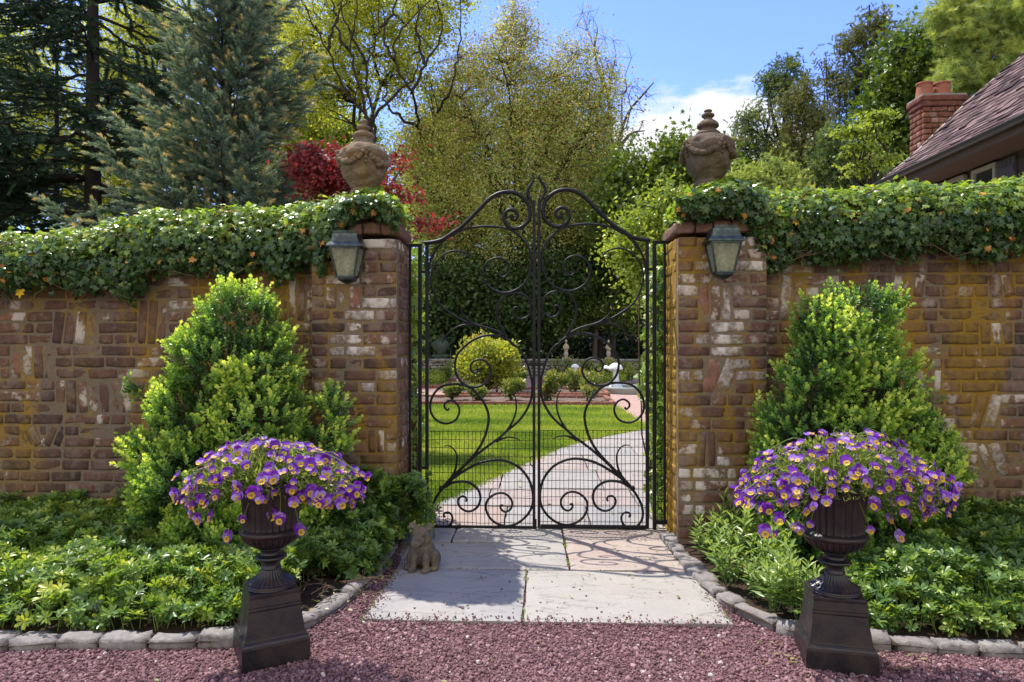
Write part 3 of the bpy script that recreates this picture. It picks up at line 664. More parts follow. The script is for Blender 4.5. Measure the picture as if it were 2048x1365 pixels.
def side_panel(s, label):
    xa_, xb_ = at(840, 700, Y_GATE)[0], at(820, 700, Y_GATE)[0]; xe = -.905
    t = thing('gate_side_panel', label, 'iron panel', (s * -xa_ if s > 0 else xa_, Y_GATE, 0)); f = -1 if s > 0 else 1
    zt = at(840, 488, Y_GATE)[2] + (.012 if s > 0 else 0); zb = .008
    m = MB(); m.box((f * xa_, Y_GATE, (zt + zb) / 2), (.024, .024, zt - zb)); m.build('gate_post', M['iron'], t)
    m = MB(); m.box((f * xb_, Y_GATE, (zt + .07) / 2), (.016, .016, zt - .07)); m.build('bar', M['iron'], t)
    m = MB(); m.box((f * (xa_ + xe - .02) / 2 - f * .006, Y_GATE, zt - .011), (abs(xa_ - xe + .02) - .012, .02, .022)); m.build('top_rail', M['iron'], t)
    m = MB(); m.box((f * (xa_ + xe) / 2 - f * .006, Y_GATE, .058), (abs(xa_ - xe) - .012, .02, .024)); m.build('bottom_rail', M['iron'], t)
    w = MB()
    for z in np.linspace(.07, .62, 14): w.tube([(f * xa_, Y_GATE + .014, z), (f * xe, Y_GATE + .014, z)], .0023, 4)
    for x in np.linspace(xa_, xe, 5)[1:-1]: w.tube([(f * x, Y_GATE + .016, .06), (f * x, Y_GATE + .016, .62)], .0023, 4)
    w.build('wire_mesh', M['wire'], t)
side_panel(-1, 'narrow fixed iron panel between the gate and the left pillar')
side_panel(1, 'narrow fixed iron panel between the gate and the right pillar')

# ------------------------------------------------------------------ stone urns on the pillars
def pillar_urn(px, pyb, pyt, label, seed, dark, rotz):
    um = 'dark_urn' if dark else 'urn_stone'; Y = 4.58; c = at(px, pyb, Y); k = Y / FPX; H = (pyb - pyt) * k
    t = thing('stone_urn', label, 'stone urn', c)
    u = lambda q: q * k
    prof = [(0, 0), (24, 0), (27, 4), (26, 8), (24, 12), (27, 16), (34, 26), (41, 38), (45, 52), (48, 64), (50, 76), (47, 84), (40, 92), (32, 97), (24, 99)]
    sc = H / (150 * k)
    prof = np.array([(u(a) * (1 if dark else .98), u(b) * sc) for a, b in prof])
    pp = spline(np.column_stack([prof, np.zeros(len(prof))]), 5)[:, :2]; pp[:, 0] = np.maximum(pp[:, 0], .001)
    m = MB(); r = np.random.default_rng(seed)
    m.lathe(pp, 64, c)
    V = m.V[-1]; d = V - c; rad = np.linalg.norm(d[:, :2], axis=1, keepdims=True)
    nn = np.column_stack([d[:, :2] / np.maximum(rad, 1e-6), np.zeros(len(d))])
    V += nn * ((vnoise(V, 22)[:, None] - .5) * .024 + (vnoise(V, 60)[:, None] - .5) * .010) * (rad > .02)
    m.build('body', M[um], t)
    zl = u(98) * sc
    lid = [(24, 0), (25, 5), (20, 10), (15, 14), (17, 17), (21, 20), (20, 25), (14, 31), (9, 34), (8, 37), (12, 40), (12, 44), (8, 46), (6, 48), (8, 50), (7, 52.4), (3, 54), (.1, 54.5)] if dark else \
          [(24, 0), (24, 4), (20, 9), (20, 14), (22, 17), (22, 22), (19, 25), (12, 28), (10, 31), (13, 34), (13, 38), (9, 41), (8, 44), (9, 47), (7, 51), (3, 53.5), (.1, 54)]
    lp = spline(np.array([(u(a), zl + u(b - 1) * sc, 0) for a, b in lid]), 3)[:, :2]; lp[:, 0] = np.maximum(lp[:, 0], .001)
    m = MB(); m.lathe(lp, 36, c); V = m.V[-1]; V += (vnoise(V, 40)[:, None] - .5) * .004; m.build('lid', M[um], t)
    # festoons of fruit hung between masks
    zs = u(80) * sc; nsw = 4
    for q in range(nsw):
        sw = MB(); a0 = rotz + q * 2 * PI / nsw; a1 = a0 + 2 * PI / nsw
        for s_ in np.linspace(.06, .94, 15):
            a = a0 + (a1 - a0) * s_; drop = 4 * s_ * (1 - s_)
            zq = zs - u(24) * drop * sc + r.normal(0, .004); rad = np.interp(zq, prof[:, 1][1:11], prof[:, 0][1:11]) + .006
            rs = .010 + .011 * drop + r.uniform(-.002, .004)
            lump(sw, c + (rad * math.cos(a), rad * math.sin(a), zq), (rs * 1.15, rs, rs), r)
        for dzq in range(4):
            rad = np.interp(zs - dzq * .026, prof[:, 1][1:11], prof[:, 0][1:11]) + .004; rs = .019 - dzq * .003
            lump(sw, c + (rad * math.cos(a0), rad * math.sin(a0), zs - dzq * .026), (rs, rs, rs * 1.2), r)
        sw.build('festoon', M[um], t)
_ico = None
def lump(mb, c, s, r, rnd=.5):
    global _ico
    if _ico is None:
        bm = bmesh.new(); bmesh.ops.create_icosphere(bm, subdivisions=2, radius=1); _ico = (np.array([v.co[:] for v in bm.verts]), [[v.index for v in f.verts] for f in bm.faces]); bm.free()
    V = _ico[0] * np.asarray(s) * (1 + .25 * (vnoise(_ico[0] + r.random(3) * 30, 2.2)[:, None] - .5))
    mb.add(V + np.asarray(c), _ico[1], rnd, 0, True)
pillar_urn(727, 392, 238, 'lidded ochre stone urn with swags on top of the left brick pillar, red foliage behind', 61, False, .35)
pillar_urn(1416, 374, 222, 'lidded dark brown stone urn with fruit swags on top of the right brick pillar', 62, True, -1.2)

# ------------------------------------------------------------------ wall lanterns
def lantern(px, label, py0, rz=0.0):
    Yc = 4.235; k = Yc / FPX
    top = at(px, py0, Yc); t = thing('wall_lantern', label, 'wall lantern', (top[0], Y_PIER - .01, top[2] - .16))
    X, Z = top[0], top[2]
    def sq(hw, z): return np.array([(-hw, -hw * .88, z), (hw, -hw * .88, z), (hw, hw * .88, z), (-hw, hw * .88, z)]) + (X, Yc, Z)
    def frust(m, prof, cap=True):
        V = np.concatenate([sq(h, z) for h, z in prof]); F = []
        for i in range(len(prof) - 1):
            for j in range(4): F.append((i * 4 + j, i * 4 + (j + 1) % 4, i * 4 + 4 + (j + 1) % 4, i * 4 + 4 + j))
        m.add(V, F)
        if cap: m.add(np.concatenate([sq(*prof[0]), sq(*prof[-1])]), [(0, 1, 2, 3), (7, 6, 5, 4)])
    m = MB(); frust(m, [(.072, 0), (.076, -.004), (.078, -.012), (.080, -.030), (.090, -.055), (.106, -.074), (.109, -.078), (.109, -.085), (.100, -.087)]); ro = m.build('roof', M['lantern'], t)
    g = MB()
    for q in range(22):
        a = -.066 + .132 * q / 21
        g.box((X + a, Yc - .066, Z + .004), (.003, .003, .012))
    g.box((X, Yc - .066, Z + .011), (.14, .005, .003)); g.build('gallery', M['lantern'], ro)
    z0, z1, h0, h1 = -.086, -.268, .090, .054
    fr = MB()
    for (sx, sy) in ((-1, -1), (1, -1), (1, 1), (-1, 1)):
        A = np.array((X + sx * h0, Yc + sy * h0 * .88, Z + z0)); B_ = np.array((X + sx * h1, Yc + sy * h1 * .88, Z + z1)); fr.tube([A, B_], .0075, 4, smooth=False)
    for hh, zz in ((h0, z0 - .004), (h1, z1)):
        c4 = sq(hh, zz)
        for q in range(4): fr.tube([c4[q], c4[(q + 1) % 4]], .0065, 4, smooth=False)
    fr.build('frame', M['lantern'], t)
    for q in range(4):
        m = MB(); a = sq(h0 - .005, z0 - .006); b = sq(h1 - .003, z1 + .006); q2 = (q + 1) % 4
        n = norm(np.cross(a[q2] - a[q], b[q] - a[q])) * .003
        m.add([a[q], a[q2], b[q2], b[q], a[q] + n, a[q2] + n, b[q2] + n, b[q] + n], [(0, 1, 2, 3), (7, 6, 5, 4), (0, 4, 5, 1), (1, 5, 6, 2), (2, 6, 7, 3), (3, 7, 4, 0)]); m.build('glass_pane', M['seed_glass'], t)
    m = MB(); frust(m, [(.052, z1 - .006), (.050, z1 - .018), (.034, z1 - .030), (.018, z1 - .040), (.003, z1 - .046)]); m.build('bottom_finial', M['lantern'], t)
    m = MB(); m.lathe([(.001, 0), (.014, .004), (.016, .03), (.022, .07), (.020, .095), (.001, .115)], 14, (X, Yc, Z - .245)); m.build('bulb', M['bulb'], t)
    m = MB(); m.box((X, (Yc + .078 + Y_PIER) / 2 - .0, Z - .13), (.05, Y_PIER - Yc - .07, .03)); m.box((X, Y_PIER - .008, Z - .13), (.09, .012, .2)); m.build('wall_bracket', M['lantern'], t)
lantern(695, 'tapered green metal wall lantern on the left pillar, ivy hanging over its left side', 469)
lantern(1446, 'tapered green metal wall lantern on the right pillar, above whitewashed bricks', 458)

# ------------------------------------------------------------------ iron urns on pedestals
def rotz(a): return np.array([[math.cos(a), -math.sin(a), 0], [math.sin(a), math.cos(a), 0], [0, 0, 1]])
def pedestal(c, ang, label):
    t = thing('iron_pedestal', label, 'pedestal', (*c, 0)); R = rotz(ang)
    def fr(nm, prof):
        m = MB(); n = len(prof); V = []
        for w, z in prof:
            h = w / 2; V += [(-h, -h, z), (h, -h, z), (h, h, z), (-h, h, z)]
        F = [(i * 4 + j, i * 4 + (j + 1) % 4, i * 4 + 4 + (j + 1) % 4, i * 4 + 4 + j) for i in range(n - 1) for j in range(4)] + [((n - 1) * 4, (n - 1) * 4 + 1, (n - 1) * 4 + 2, (n - 1) * 4 + 3), (3, 2, 1, 0)]
        V = np.array(V) @ R.T + (*c, 0); m.add(V, F); m.build(nm, M['castiron'], t)
    fr('base', [(.268, -.01), (.264, .07), (.261, .080), (.254, .086), (.240, .092)])
    fr('shaft', [(.235, .0925), (.232, .1), (.203, .206), (.207, .212), (.205, .220), (.196, .224)])
    fr('top', [(.204, .2245), (.196, .258), (.198, .262), (.198, .270), (.190, .274)])
    return t
def iron_urn(c, z0, label, ang=0.0):
    t = thing('iron_urn', label, 'iron urn', (*c, z0)); C3 = (*c, z0)
    flute = lambda n, a: (lambda th, i, p: 1 + a * (np.abs(np.cos(n * th / 2)) - .6))
    def lz(nm, prof, mod=None, n=144, sub=4):
        p = spline(np.column_stack([prof, np.zeros(len(prof))]), sub)[:, :2]; p[:, 0] = np.maximum(p[:, 0], .001)
        m = MB(); m.lathe(p, n, C3, mod=mod); return m.build(nm, M['castiron'], t)
    lz('foot', [(.001, .001), (.094, .001), (.098, .006), (.097, .014), (.090, .018)], None, 64)
    lz('foot_flare', [(.092, .018), (.080, .026), (.062, .038), (.047, .054), (.038, .072)], flute(28, .11))
    lz('stem', [(.040, .072), (.041, .078), (.037, .084), (.037, .100), (.041, .106), (.043, .110), (.060, .114), (.064, .120), (.060, .128), (.046, .132), (.042, .138), (.042, .150), (.050, .155), (.050, .160)], None, 64, 2)
    lz('bowl', [(.050, .160), (.070, .170), (.093, .186), (.110, .205), (.118, .222)], flute(30, .13))
    lz('collar_ring', [(.112, .220), (.124, .224), (.128, .231), (.126, .240), (.116, .246), (.108, .250)], None, 64, 2)
    lz('bell', [(.110, .249), (.109, .262), (.109, .29), (.111, .33), (.115, .37), (.122, .40), (.130, .42)], flute(26, .10))
    lz('rim', [(.118, .415), (.132, .420), (.142, .428), (.146, .436), (.142, .442), (.130, .442), (.120, .432), (.112, .415)], None, 72, 2)
    return t
cA = (gnd(482, 1345)[:2] + gnd(622, 1310)[:2]) / 2; aA = math.radians(31); cA = cA + rotz(aA)[:2, 1] * .135
cB = (gnd(1610, 1338)[:2] + gnd(1762, 1351)[:2]) / 2; aB = math.radians(-11); cB = cB + rotz(aB)[:2, 1] * .135
pedestal(cA, aA, 'square black iron pedestal standing askew on gravel, under the left pansy urn')
pedestal(cB, aB, 'square black iron pedestal at the gravel edge, under the right pansy urn')
iron_urn(cA, .2745, 'fluted black iron urn of pansies on the left pedestal')
iron_urn(cB, .2745, 'fluted black iron urn of pansies on the right pedestal')

# ------------------------------------------------------------------ stone pig
def melt(name, lumps, mat, parent, voxel=.006, smooth=6):
    bm = bmesh.new()
    for (c, s, eul) in lumps:
        mt = Matrix.Translation(c) @ (Matrix.Rotation(eul[2], 4, 'Z') @ Matrix.Rotation(eul[1], 4, 'Y') @ Matrix.Rotation(eul[0], 4, 'X')) @ Matrix.Diagonal((*s, 1))
        bmesh.ops.create_icosphere(bm, subdivisions=3, radius=1, matrix=mt)
    me = bpy.data.meshes.new('tmp'); bm.to_mesh(me); bm.free(); o = bpy.data.objects.new('tmp', me); COL.objects.link(o)
    r = o.modifiers.new('r', 'REMESH'); r.mode = 'VOXEL'; r.voxel_size = voxel; r.use_smooth_shade = True
    s = o.modifiers.new('s', 'SMOOTH'); s.iterations = smooth; s.factor = .5
    dg = bpy.context.evaluated_depsgraph_get(); dg.update(); m2 = bpy.data.meshes.new_from_object(o.evaluated_get(dg))
    V = np.zeros(len(m2.vertices) * 3, np.float32); m2.vertices.foreach_get('co', V); V = V.reshape(-1, 3).astype(float)
    V += (vnoise(V, 60)[:, None] - .5) * .004
    m2.vertices.foreach_set('co', V.astype(np.float32).ravel()); m2.materials.append(mat)
    bpy.data.objects.remove(o); bpy.data.meshes.remove(me)
    ob = bpy.data.objects.new(name, m2); COL.objects.link(ob); ob.parent = parent; return ob
pc = gnd(843, 1139, .008)
pig = thing('pig_statue', 'small weathered stone statue of a seated pig beside the left gate foot', 'statue', pc); pig.rotation_euler.z = -.12; pig.scale = (.9, .9, .9)
Z3 = (0, 0, 0)
melt('body', [((0, .055, .085), (.078, .085, .088), Z3), ((0, .02, .13), (.068, .07, .075), (.25, 0, 0)), ((0, 0, .185), (.060, .060, .055), Z3),
     ((-.004, -.006, .226), (.056, .056, .050), Z3), ((-.005, -.062, .200), (.044, .052, .036), (.3, 0, 0)), ((-.006, -.112, .190), (.031, .014, .026), (.25, 0, 0)),
     ((-.004, -.052, .182), (.034, .03, .018), Z3), ((-.04, -.035, .07), (.024, .028, .075), Z3), ((.04, -.035, .07), (.024, .028, .075), Z3), ((-.042, -.062, .014), (.027, .034, .018), Z3), ((.042, -.062, .014), (.027, .034, .018), Z3),
     ((.078, .045, .055), (.032, .06, .055), Z3), ((-.078, .045, .055), (.032, .06, .055), Z3), ((.085, -.01, .016), (.027, .042, .018), Z3), ((-.085, -.01, .016), (.027, .042, .018), Z3), ((0, .13, .07), (.02, .03, .02), Z3),
     ((-.024, -.055, .232), (.014, .014, .010), Z3), ((.022, -.055, .232), (.014, .014, .010), Z3)], M['statue_stone'], pig, .005, 3)
for sx in (-1, 1):
    e = melt('ear', [((sx * .052, .0, .268), (.026, .010, .030), (.0, sx * .5, -sx * .3)), ((sx * .048, -.008, .262), (.015, .008, .018), (0, sx * .5, -sx * .3))], M['statue_stone'], pig, .004, 2)
for sx in (-1, 1):
    e = MB(); lump(e, pc + (sx * .026, -.068, .226), (.006, .005, .006), np.random.default_rng(2), 0.); o = e.build('eye', M['petal_heart'], None)
    o.parent = pig; o.data.transform(Matrix.Translation(-Vector([float(q) for q in pc])))

# ------------------------------------------------------------------ house on the right
def shingle_mat():
    t = NT('roof_shingle'); c = t.ramp(t.attr(), [(0, (.035, .023, .023)), (.3, (.095, .058, .054)), (.65, (.16, .102, .094)), (1, (.235, .16, .148))])
    n = t.noise(18, 5, .65); c = t.mix(t.ramp(n, [(.4, 0.), (.75, .5)]), c, (.05, .04, .04))
    return t.done(t.pbr(c, .9, .15, t.bump(n, .6, .01)))
M['shingle'] = shingle_mat()
M['house_brick'] = brick_mat('chimney_brick', 0.0, .25, (1.35, .88, .82))
M['siding'] = plain('siding_paint', (.060, .047, .042), (.085, .066, .058), 6, .7, .25, .2)
M['trim'] = plain('dark_trim', (.035, .038, .036), (.06, .062, .058), 10, .45, .4, .15)
M['soffit'] = plain('soffit_paint', (.085, .058, .042), (.125, .085, .06), 6, .7, .25, .15)
M['shutter'] = plain('shutter_paint', (.085, .078, .095), (.115, .105, .125), 9, .6, .25, .15)
M['sash'] = plain('sash_paint', (.36, .34, .29), (.46, .43, .37), 12, .55, .3, .1)
M['clay'] = plain('clay_pot', (.26, .095, .058), (.40, .165, .10), 12, .85, .2, .5)
tg = NT('window_glass'); gp = tg.n('ShaderNodeBsdfPrincipled'); gp.inputs['Base Color'].default_value = (.03, .035, .035, 1); gp.inputs['Roughness'].default_value = .03; gp.inputs['Specular IOR Level'].default_value = .9; M['pane'] = tg.done(gp.outputs[0])
HX, HZ = 4.46, 3.34              # eave line
house = thing('house', 'low house with dark clapboard, purple-brown shingle roof and brick chimney beyond the right wall', 'house', (5.2, 7.2, 0))
YF, YN = 9.05, 2.6               # far and near gable
slope = [(0, 0), (.45, .36), (1.2, 1.10), (3.4, 2.95)]
rf = MB(); rr = random.Random(8)
L = 0.0; tot = 0
pts = np.array(slope); seg = np.r_[0, np.cumsum(np.linalg.norm(np.diff(pts, axis=0), axis=1))]
row = 0; expo = .105
while L < seg[-1]:
    x = np.interp(L, seg, pts[:, 0]); z = np.interp(L, seg, pts[:, 1]); x2 = np.interp(L + expo * 1.35, seg, pts[:, 0]); z2 = np.interp(L + expo * 1.35, seg, pts[:, 1])
    d = np.array((x2 - x, 0, z2 - z)); d /= np.linalg.norm(d); nrm = np.array((-d[2], 0, d[0]))
    y = YF
    while y > YN:
        w = rr.uniform(.11, .2); ln = expo * 1.35 + rr.uniform(-.008, .014); lift = rr.uniform(0, .006) + (.012 if rr.random() < .08 else 0)
        c = np.array((HX + x, y - w / 2, HZ + z)) + d * (ln / 2 - rr.uniform(0, .012)) + nrm * (.016 + lift)
        tl = rr.uniform(-.02, .02); R = np.stack([d * math.cos(.07 + tl) + nrm * -math.sin(.07 + tl), Y1, nrm * math.cos(.07 + tl) + d * math.sin(.07 + tl)], -1)
        rf.box(c, (ln, w - .010, .030), R, min(1, max(0, rr.gauss(.5, .34))))
        y -= w
    L += expo; row += 1
roof = rf.build('roof', M['shingle'], house)
m = MB()
for a, b in zip(slope[:-1], slope[1:]):
    v = [(HX + a[0], YF, HZ + a[1] - .02), (HX + b[0], YF, HZ + b[1] - .02), (HX + b[0], YN, HZ + b[1] - .02), (HX + a[0], YN, HZ + a[1] - .02)]
    v += [(q[0], q[1], q[2] - .1) for q in v]; m.add(v, [(3, 2, 1, 0), (4, 5, 6, 7), (0, 1, 5, 4), (1, 2, 6, 5), (2, 3, 7, 6), (3, 0, 4, 7)])
m.build('roof_deck', M['soffit'], house)
m = MB()
for a, b in zip(slope[:-1], slope[1:]):
    m.tube([(HX + a[0], YF + .02, HZ + a[1] + .01), (HX + b[0], YF + .02, HZ + b[1] + .01)], .032, 4, smooth=False)
m.build('verge_board', M['sash'], house)
m = MB(); th = np.linspace(PI, 2 * PI, 9); pr = [(math.cos(a) * .042, math.sin(a) * .042) for a in th] + [(.048, 0)]
V = [(HX - .05 + a, yv, HZ + b - .01) for yv in (YF, YN) for a, b in pr]; n = len(pr)
m.add(V, [(i, i + 1, n + i + 1, n + i) for i in range(n - 1)], .5, 0, True); m.box((HX - .105, (YF + YN) / 2, HZ - .006), (.012, YF - YN, .012)); m.box((HX - .05, YF + .003, HZ - .035), (.11, .006, .06)); m.build('gutter', M['trim'], house)
WX = 4.93
m = MB(); m.box(((HX + WX) / 2 + .0, (YF + YN) / 2, HZ - .085), (WX - HX - .02, YF - YN - .02, .03)); m.build('soffit', M['soffit'], house)
wins = [(7.46, 7.86, 'a'), (8.0, 8.72, 'b')]
m = MB(); z = 0.0
m.box((WX + .14, (YF + YN) / 2 - .08, 1.7), (.2, YF - YN - .14, 3.6)); 
while z < HZ - .12:
    R = np.array(Matrix.Rotation(-.09, 3, 'Y')); cuts = [YN] + [q for w_ in sorted(wins) for q in (w_[0] - .04, w_[1] + .04)] + [YF - .15]
    hi = z > 2.1
    spans = [(cuts[i], cuts[i + 1]) for i in range(0, len(cuts), 2)] if hi else [(YN, YF - .15)]
    for a, b in spans: m.box((WX, (a + b) / 2, z + .08), (.02, b - a, .165), R, rr.random())
    z += .15
m.build('clapboard_wall', M['siding'], house)
for a, b, q in wins:
    zt, zb = HZ - .13, 2.2; w = MB(); yc = (a + b) / 2
    w.box((WX - .02, yc, zt - .02), (.05, b - a, .04)); w.box((WX - .02, yc, zb + .02), (.05, b - a, .04))
    for ye in (a + .02, b - .02): w.box((WX - .02, ye, (zt + zb) / 2), (.05, .04, zt - zb - .08))
    fr_ = w.build('window', M['sash'], house)
    gp_ = MB(); gp_.box((WX - .005, yc, (zt + zb) / 2), (.012, b - a - .08, zt - zb - .08)); gp_.build('pane', M['pane'], fr_)
    
sh = MB(); ya, yb_ = 7.16, 7.42
for q in range(4): sh.box((WX - .03, ya + (q + .5) * (yb_ - ya) / 4, 2.7), (.022, (yb_ - ya) / 4 - .005, 1.0))
sh.box((WX - .045, (ya + yb_) / 2, 3.08), (.02, yb_ - ya - .01, .07)); sh.build('shutter', M['shutter'], house)
wb = MB(); wb.box((5.35, YF - .14, 1.6), (.85, .1, 3.3)); wb.build('gable_wall', M['siding'], house)
# chimney at the far gable
cx0 = at(1847, 300, 9.35)[0]; ctop = wz(212, 1880, 9.35); cw = .54
ch = MB(); rects = lay(cx0, cx0 + cw, 2.2, lambda u: ctop, [], 71, .075)
put_bricks(ch, rects, lambda u, v: (np.array((u, 9.38, v)), X1, Z1, -Y1), .06, 71)
put_bricks(ch, lay(9.411, 9.70, 2.2, lambda u: ctop, [], 72, .075), lambda u, v: (np.array((cx0 + .03, u, v)), -Y1, Z1, -X1), .06, 72)
chim = ch.build('chimney', M['house_brick'], house)
m = MB(); m.box((cx0 + cw / 2, 9.53, 3.2), (cw - .03, .31, 2 * ctop - 6.4 - .02)); m.build('chimney_core', M['mortar'], chim)
m = MB(); rough_block(m, (cx0 + cw / 2, 9.525, ctop + .035), (cw + .03, .38, .075), None, .3, rad=.01); rough_block(m, (cx0 + cw / 2, 9.525, ctop + .105), (cw + .06, .41, .075), None, .4, rad=.01); m.build('chimney_cap', M['house_brick'], chim)
m = MB(); m.box((cx0 + cw / 2, 9.525, ctop + .152), (cw + .04, .39, .02)); m.build('mortar_flaunching', M['garden_stone'], chim)
for q in (0, 1):
    m = MB(); m.lathe([(.115, 0), (.108, .06), (.095, .17), (.096, .185), (.108, .192), (.108, .21), (.09, .212), (.085, .1)], 28, (cx0 + .11 + q * .232, 9.525, ctop + .155)); m.build('chimney_pot', M['clay'], chim)
# ------------------------------------------------------------------ leaf templates (length along +Y, upper side +Z)
DIA_V = [(0, 0, 0), (.30, .45, .06), (0, 1, 0), (-.30, .45, .06)]; DIA_F = [(0, 1, 2), (0, 2, 3)]
OV_V = [(0, 0, 0), (.20, .25, .05), (.27, .6, .05), (0, 1, -.02), (-.27, .6, .05), (-.20, .25, .05)]; OV_F = [(0, 1, 2, 3), (0, 3, 4, 5)]
OB_V = [(0, 0, 0), (.10, .3, .03), (.20, .62, .05), (.15, .86, .03), (0, 1, -.03), (-.15, .86, .03), (-.20, .62, .05), (-.10, .3, .03), (0, .55, 0)]
OB_F = [(0, 1, 8), (1, 2, 8), (2, 3, 8), (3, 4, 8), (4, 5, 8), (5, 6, 8), (6, 7, 8), (7, 0, 8)]
LN_V = [(0, 0, 0), (.09, .25, .03), (.13, .5, .03), (0, 1, -.1), (-.13, .5, .03), (-.09, .25, .03)]; LN_F = [(0, 1, 2, 3), (0, 3, 4, 5)]
IV_V = [(0, 0, 0), (.34, -.12, -.04), (.52, .16, -.02), (.30, .30, .03), (.48, .56, -.03), (.17, .58, .03), (0, 1, -.06), (-.17, .58, .03), (-.48, .56, -.03), (-.30, .30, .03), (-.52, .16, -.02), (-.34, -.12, -.04), (0, .36, .05)]
IV_F = [(i, i + 1, 12) for i in range(11)] + [(11, 0, 12)]
ML_V = [(0, 0, 0), (.45, .12, -.05), (.25, .3, .0), (.5, .62, -.06), (.15, .5, .03), (0, 1, -.04), (-.15, .5, .03), (-.5, .62, -.06), (-.25, .3, 0), (-.45, .12, -.05)]
ML_F = [(0, 1, 2), (0, 2, 4), (2, 3, 4), (0, 4, 5), (0, 5, 6), (0, 6, 8), (6, 7, 8), (0, 8, 9)]

def compose(parts):
    """several leaf copies joined into one template: (V, F, M, T, S, r)"""
    Vs, Fs, Rs, n = [], {}, [], 0
    for V, F, Mx, T, S, r in parts:
        V = np.asarray(V, float) * S @ np.asarray(Mx).T + T; Vs.append(V); Rs.append(np.full(len(V), r))
        for f in F: Fs.setdefault(len(f), []).append(tuple(q + n for q in f))
        n += len(V)
    return np.concatenate(Vs), Fs, np.concatenate(Rs)
def put(mb, tpl, Mx, T, S, rnd, mi=0):
    V, Fs, Rr = tpl
    first = True
    for k, F in Fs.items():
        if first: base = mb.n; mb.inst(V, F, Mx, T, S, rnd, mi, False, Rr); first = False
        else:
            nv = len(V); off = base + (np.arange(len(T)) * nv)[:, None, None]
            mb.F.append(((np.asarray(F, int)[None] + off).reshape(-1, k), mi, False))
def fr1(d, n): return frames(np.array([d], float), np.array([n], float))[0]

# ------------------------------------------------------------------ ivy
def ivy_band(name, label, prof, Y0, back, n, seed, thick=.15, parent=None, dens_bottom=.6, sizes=(.028, .050), mats=('ivy',), wind=True):
    """prof: photo points (px, py_top, py_bottom) of the leafy band on the wall"""
    r = np.random.default_rng(seed)
    prof = np.array(prof, float); X = np.array([wx(p, Y0) for p in prof[:, 0]])
    ZT = np.array([wz(b, a, Y0 + .05) for a, b, c in prof]); ZB = np.array([wz(c, a, Y0 - .05) for a, b, c in prof])
    mb = MB()
    for layer, (frac, push) in enumerate(((.55, 0.0), (.45, -.045))):
        m = int(n * frac)
        x = r.uniform(X[0], X[-1], m); s = r.random(m) ** 1.0 * 1.42
        zt = np.interp(x, X, ZT) + (vnoise(np.column_stack([x, x * 0, x * 0 + seed]), 5) - .5) * .05
        zb = np.interp(x, X, ZB) + (vnoise(np.column_stack([x, x * 0, x * 0 + seed + 9]), 6) - .5) * .13 + (vnoise(np.column_stack([x, x * 0, x * 0 + seed + 5]), 2.2) - .5) * .08
        ps = np.array([0, .25, .5, .75, .93, 1.05, 1.2, 1.42]); py = np.array([-.30, -.85, -1.0, -.72, -.22, .15, .45 * back / thick, back / thick]); pz = np.array([0, .22, .46, .74, .93, 1.0, 1.01, .98])
        bulge = .74 + .52 * vnoise(np.column_stack([x, s * 1.4, x * 0 + seed]), 4)
        y = Y0 + np.interp(s, ps, py) * thick * np.where(s < 1.05, bulge, 1); z = zb + (zt - zb) * np.interp(s, ps, pz) + (bulge - 1) * .03
        dy = np.interp(s + .05, ps, py) - np.interp(s - .05, ps, py); dz = (np.interp(s + .05, ps, pz) - np.interp(s - .05, ps, pz)) * (zt - zb) / thick
        tan = norm(np.column_stack([x * 0, dy, dz])); nrm = np.column_stack([x * 0, -tan[:, 2], tan[:, 1]]); nrm[s > 1.1] = (0, 0, 1)
        P = np.column_stack([x, y, z]) + nrm * (push + r.normal(0, .018, m)[:, None])
        N_ = norm(nrm + r.normal(0, .46, (m, 3)) + (0, 0, .42)); D = norm(-tan * .8 + r.normal(0, .55, (m, 3)) + (0, 0, -.25))
        keep = (s > .12) | (r.random(m) < dens_bottom * (.35 + s * 4))
        sz = r.uniform(*sizes, m) * np.where(r.random(m) < .2, .7, 1)
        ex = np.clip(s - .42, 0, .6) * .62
        rn = np.clip(r.normal(.30, .19, m) + ex - (.2 if layer else 0), 0, .955); u = r.random(m); rn = np.where(u < .022, .985, rn); rn = np.where(u < .004, 1.0, rn)  # upper leaves coloured lighter as if top-lit, back layer darker as shade
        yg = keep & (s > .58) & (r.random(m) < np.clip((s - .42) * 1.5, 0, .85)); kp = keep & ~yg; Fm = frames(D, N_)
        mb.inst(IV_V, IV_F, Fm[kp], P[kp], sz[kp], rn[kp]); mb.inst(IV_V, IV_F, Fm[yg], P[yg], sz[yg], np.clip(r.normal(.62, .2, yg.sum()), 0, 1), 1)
    o = mb.build('foliage', [M['ivy'], M['ivy_sunlit']], parent)
    # woody runners
    st = MB()
    k = int((X[-1] - X[0]) * 38)
    for q in range(k):
        x0 = r.uniform(X[0], X[-1]); zt = np.interp(x0, X, ZT); zb = np.interp(x0, X, ZB); z = r.uniform(zb - .01, zt - .05); L = r.uniform(.08, .3); a = r.normal(0, .55) + (PI if r.random() < .5 else 0)
        tt = np.linspace(0, 1, 6); P = np.column_stack([x0 + np.cos(a) * L * tt, Y0 - r.uniform(.01, .12) - .02 * np.sin(tt * 3), z + np.sin(a) * L * tt + .03 * np.sin(tt * PI * r.uniform(.5, 2) + r.random() * 6)])
        zc_ = np.interp(P[:, 0], X, ZB); P[:, 2] = np.clip(P[:, 2], zc_ - .02, np.interp(P[:, 0], X, ZT) - .03)
        P[:, 0] = np.clip(P[:, 0], X[0], X[-1])
        st.tube(P, np.linspace(.0042, .0018, 6), 5)
    if n > 6000: st.build('runners', M['vine'], parent)
tL = thing('ivy', 'glossy ivy draped over the left garden wall and its pillar top, with a yellow leaf', 'ivy', (-2.5, Y_WALL, 1.9))
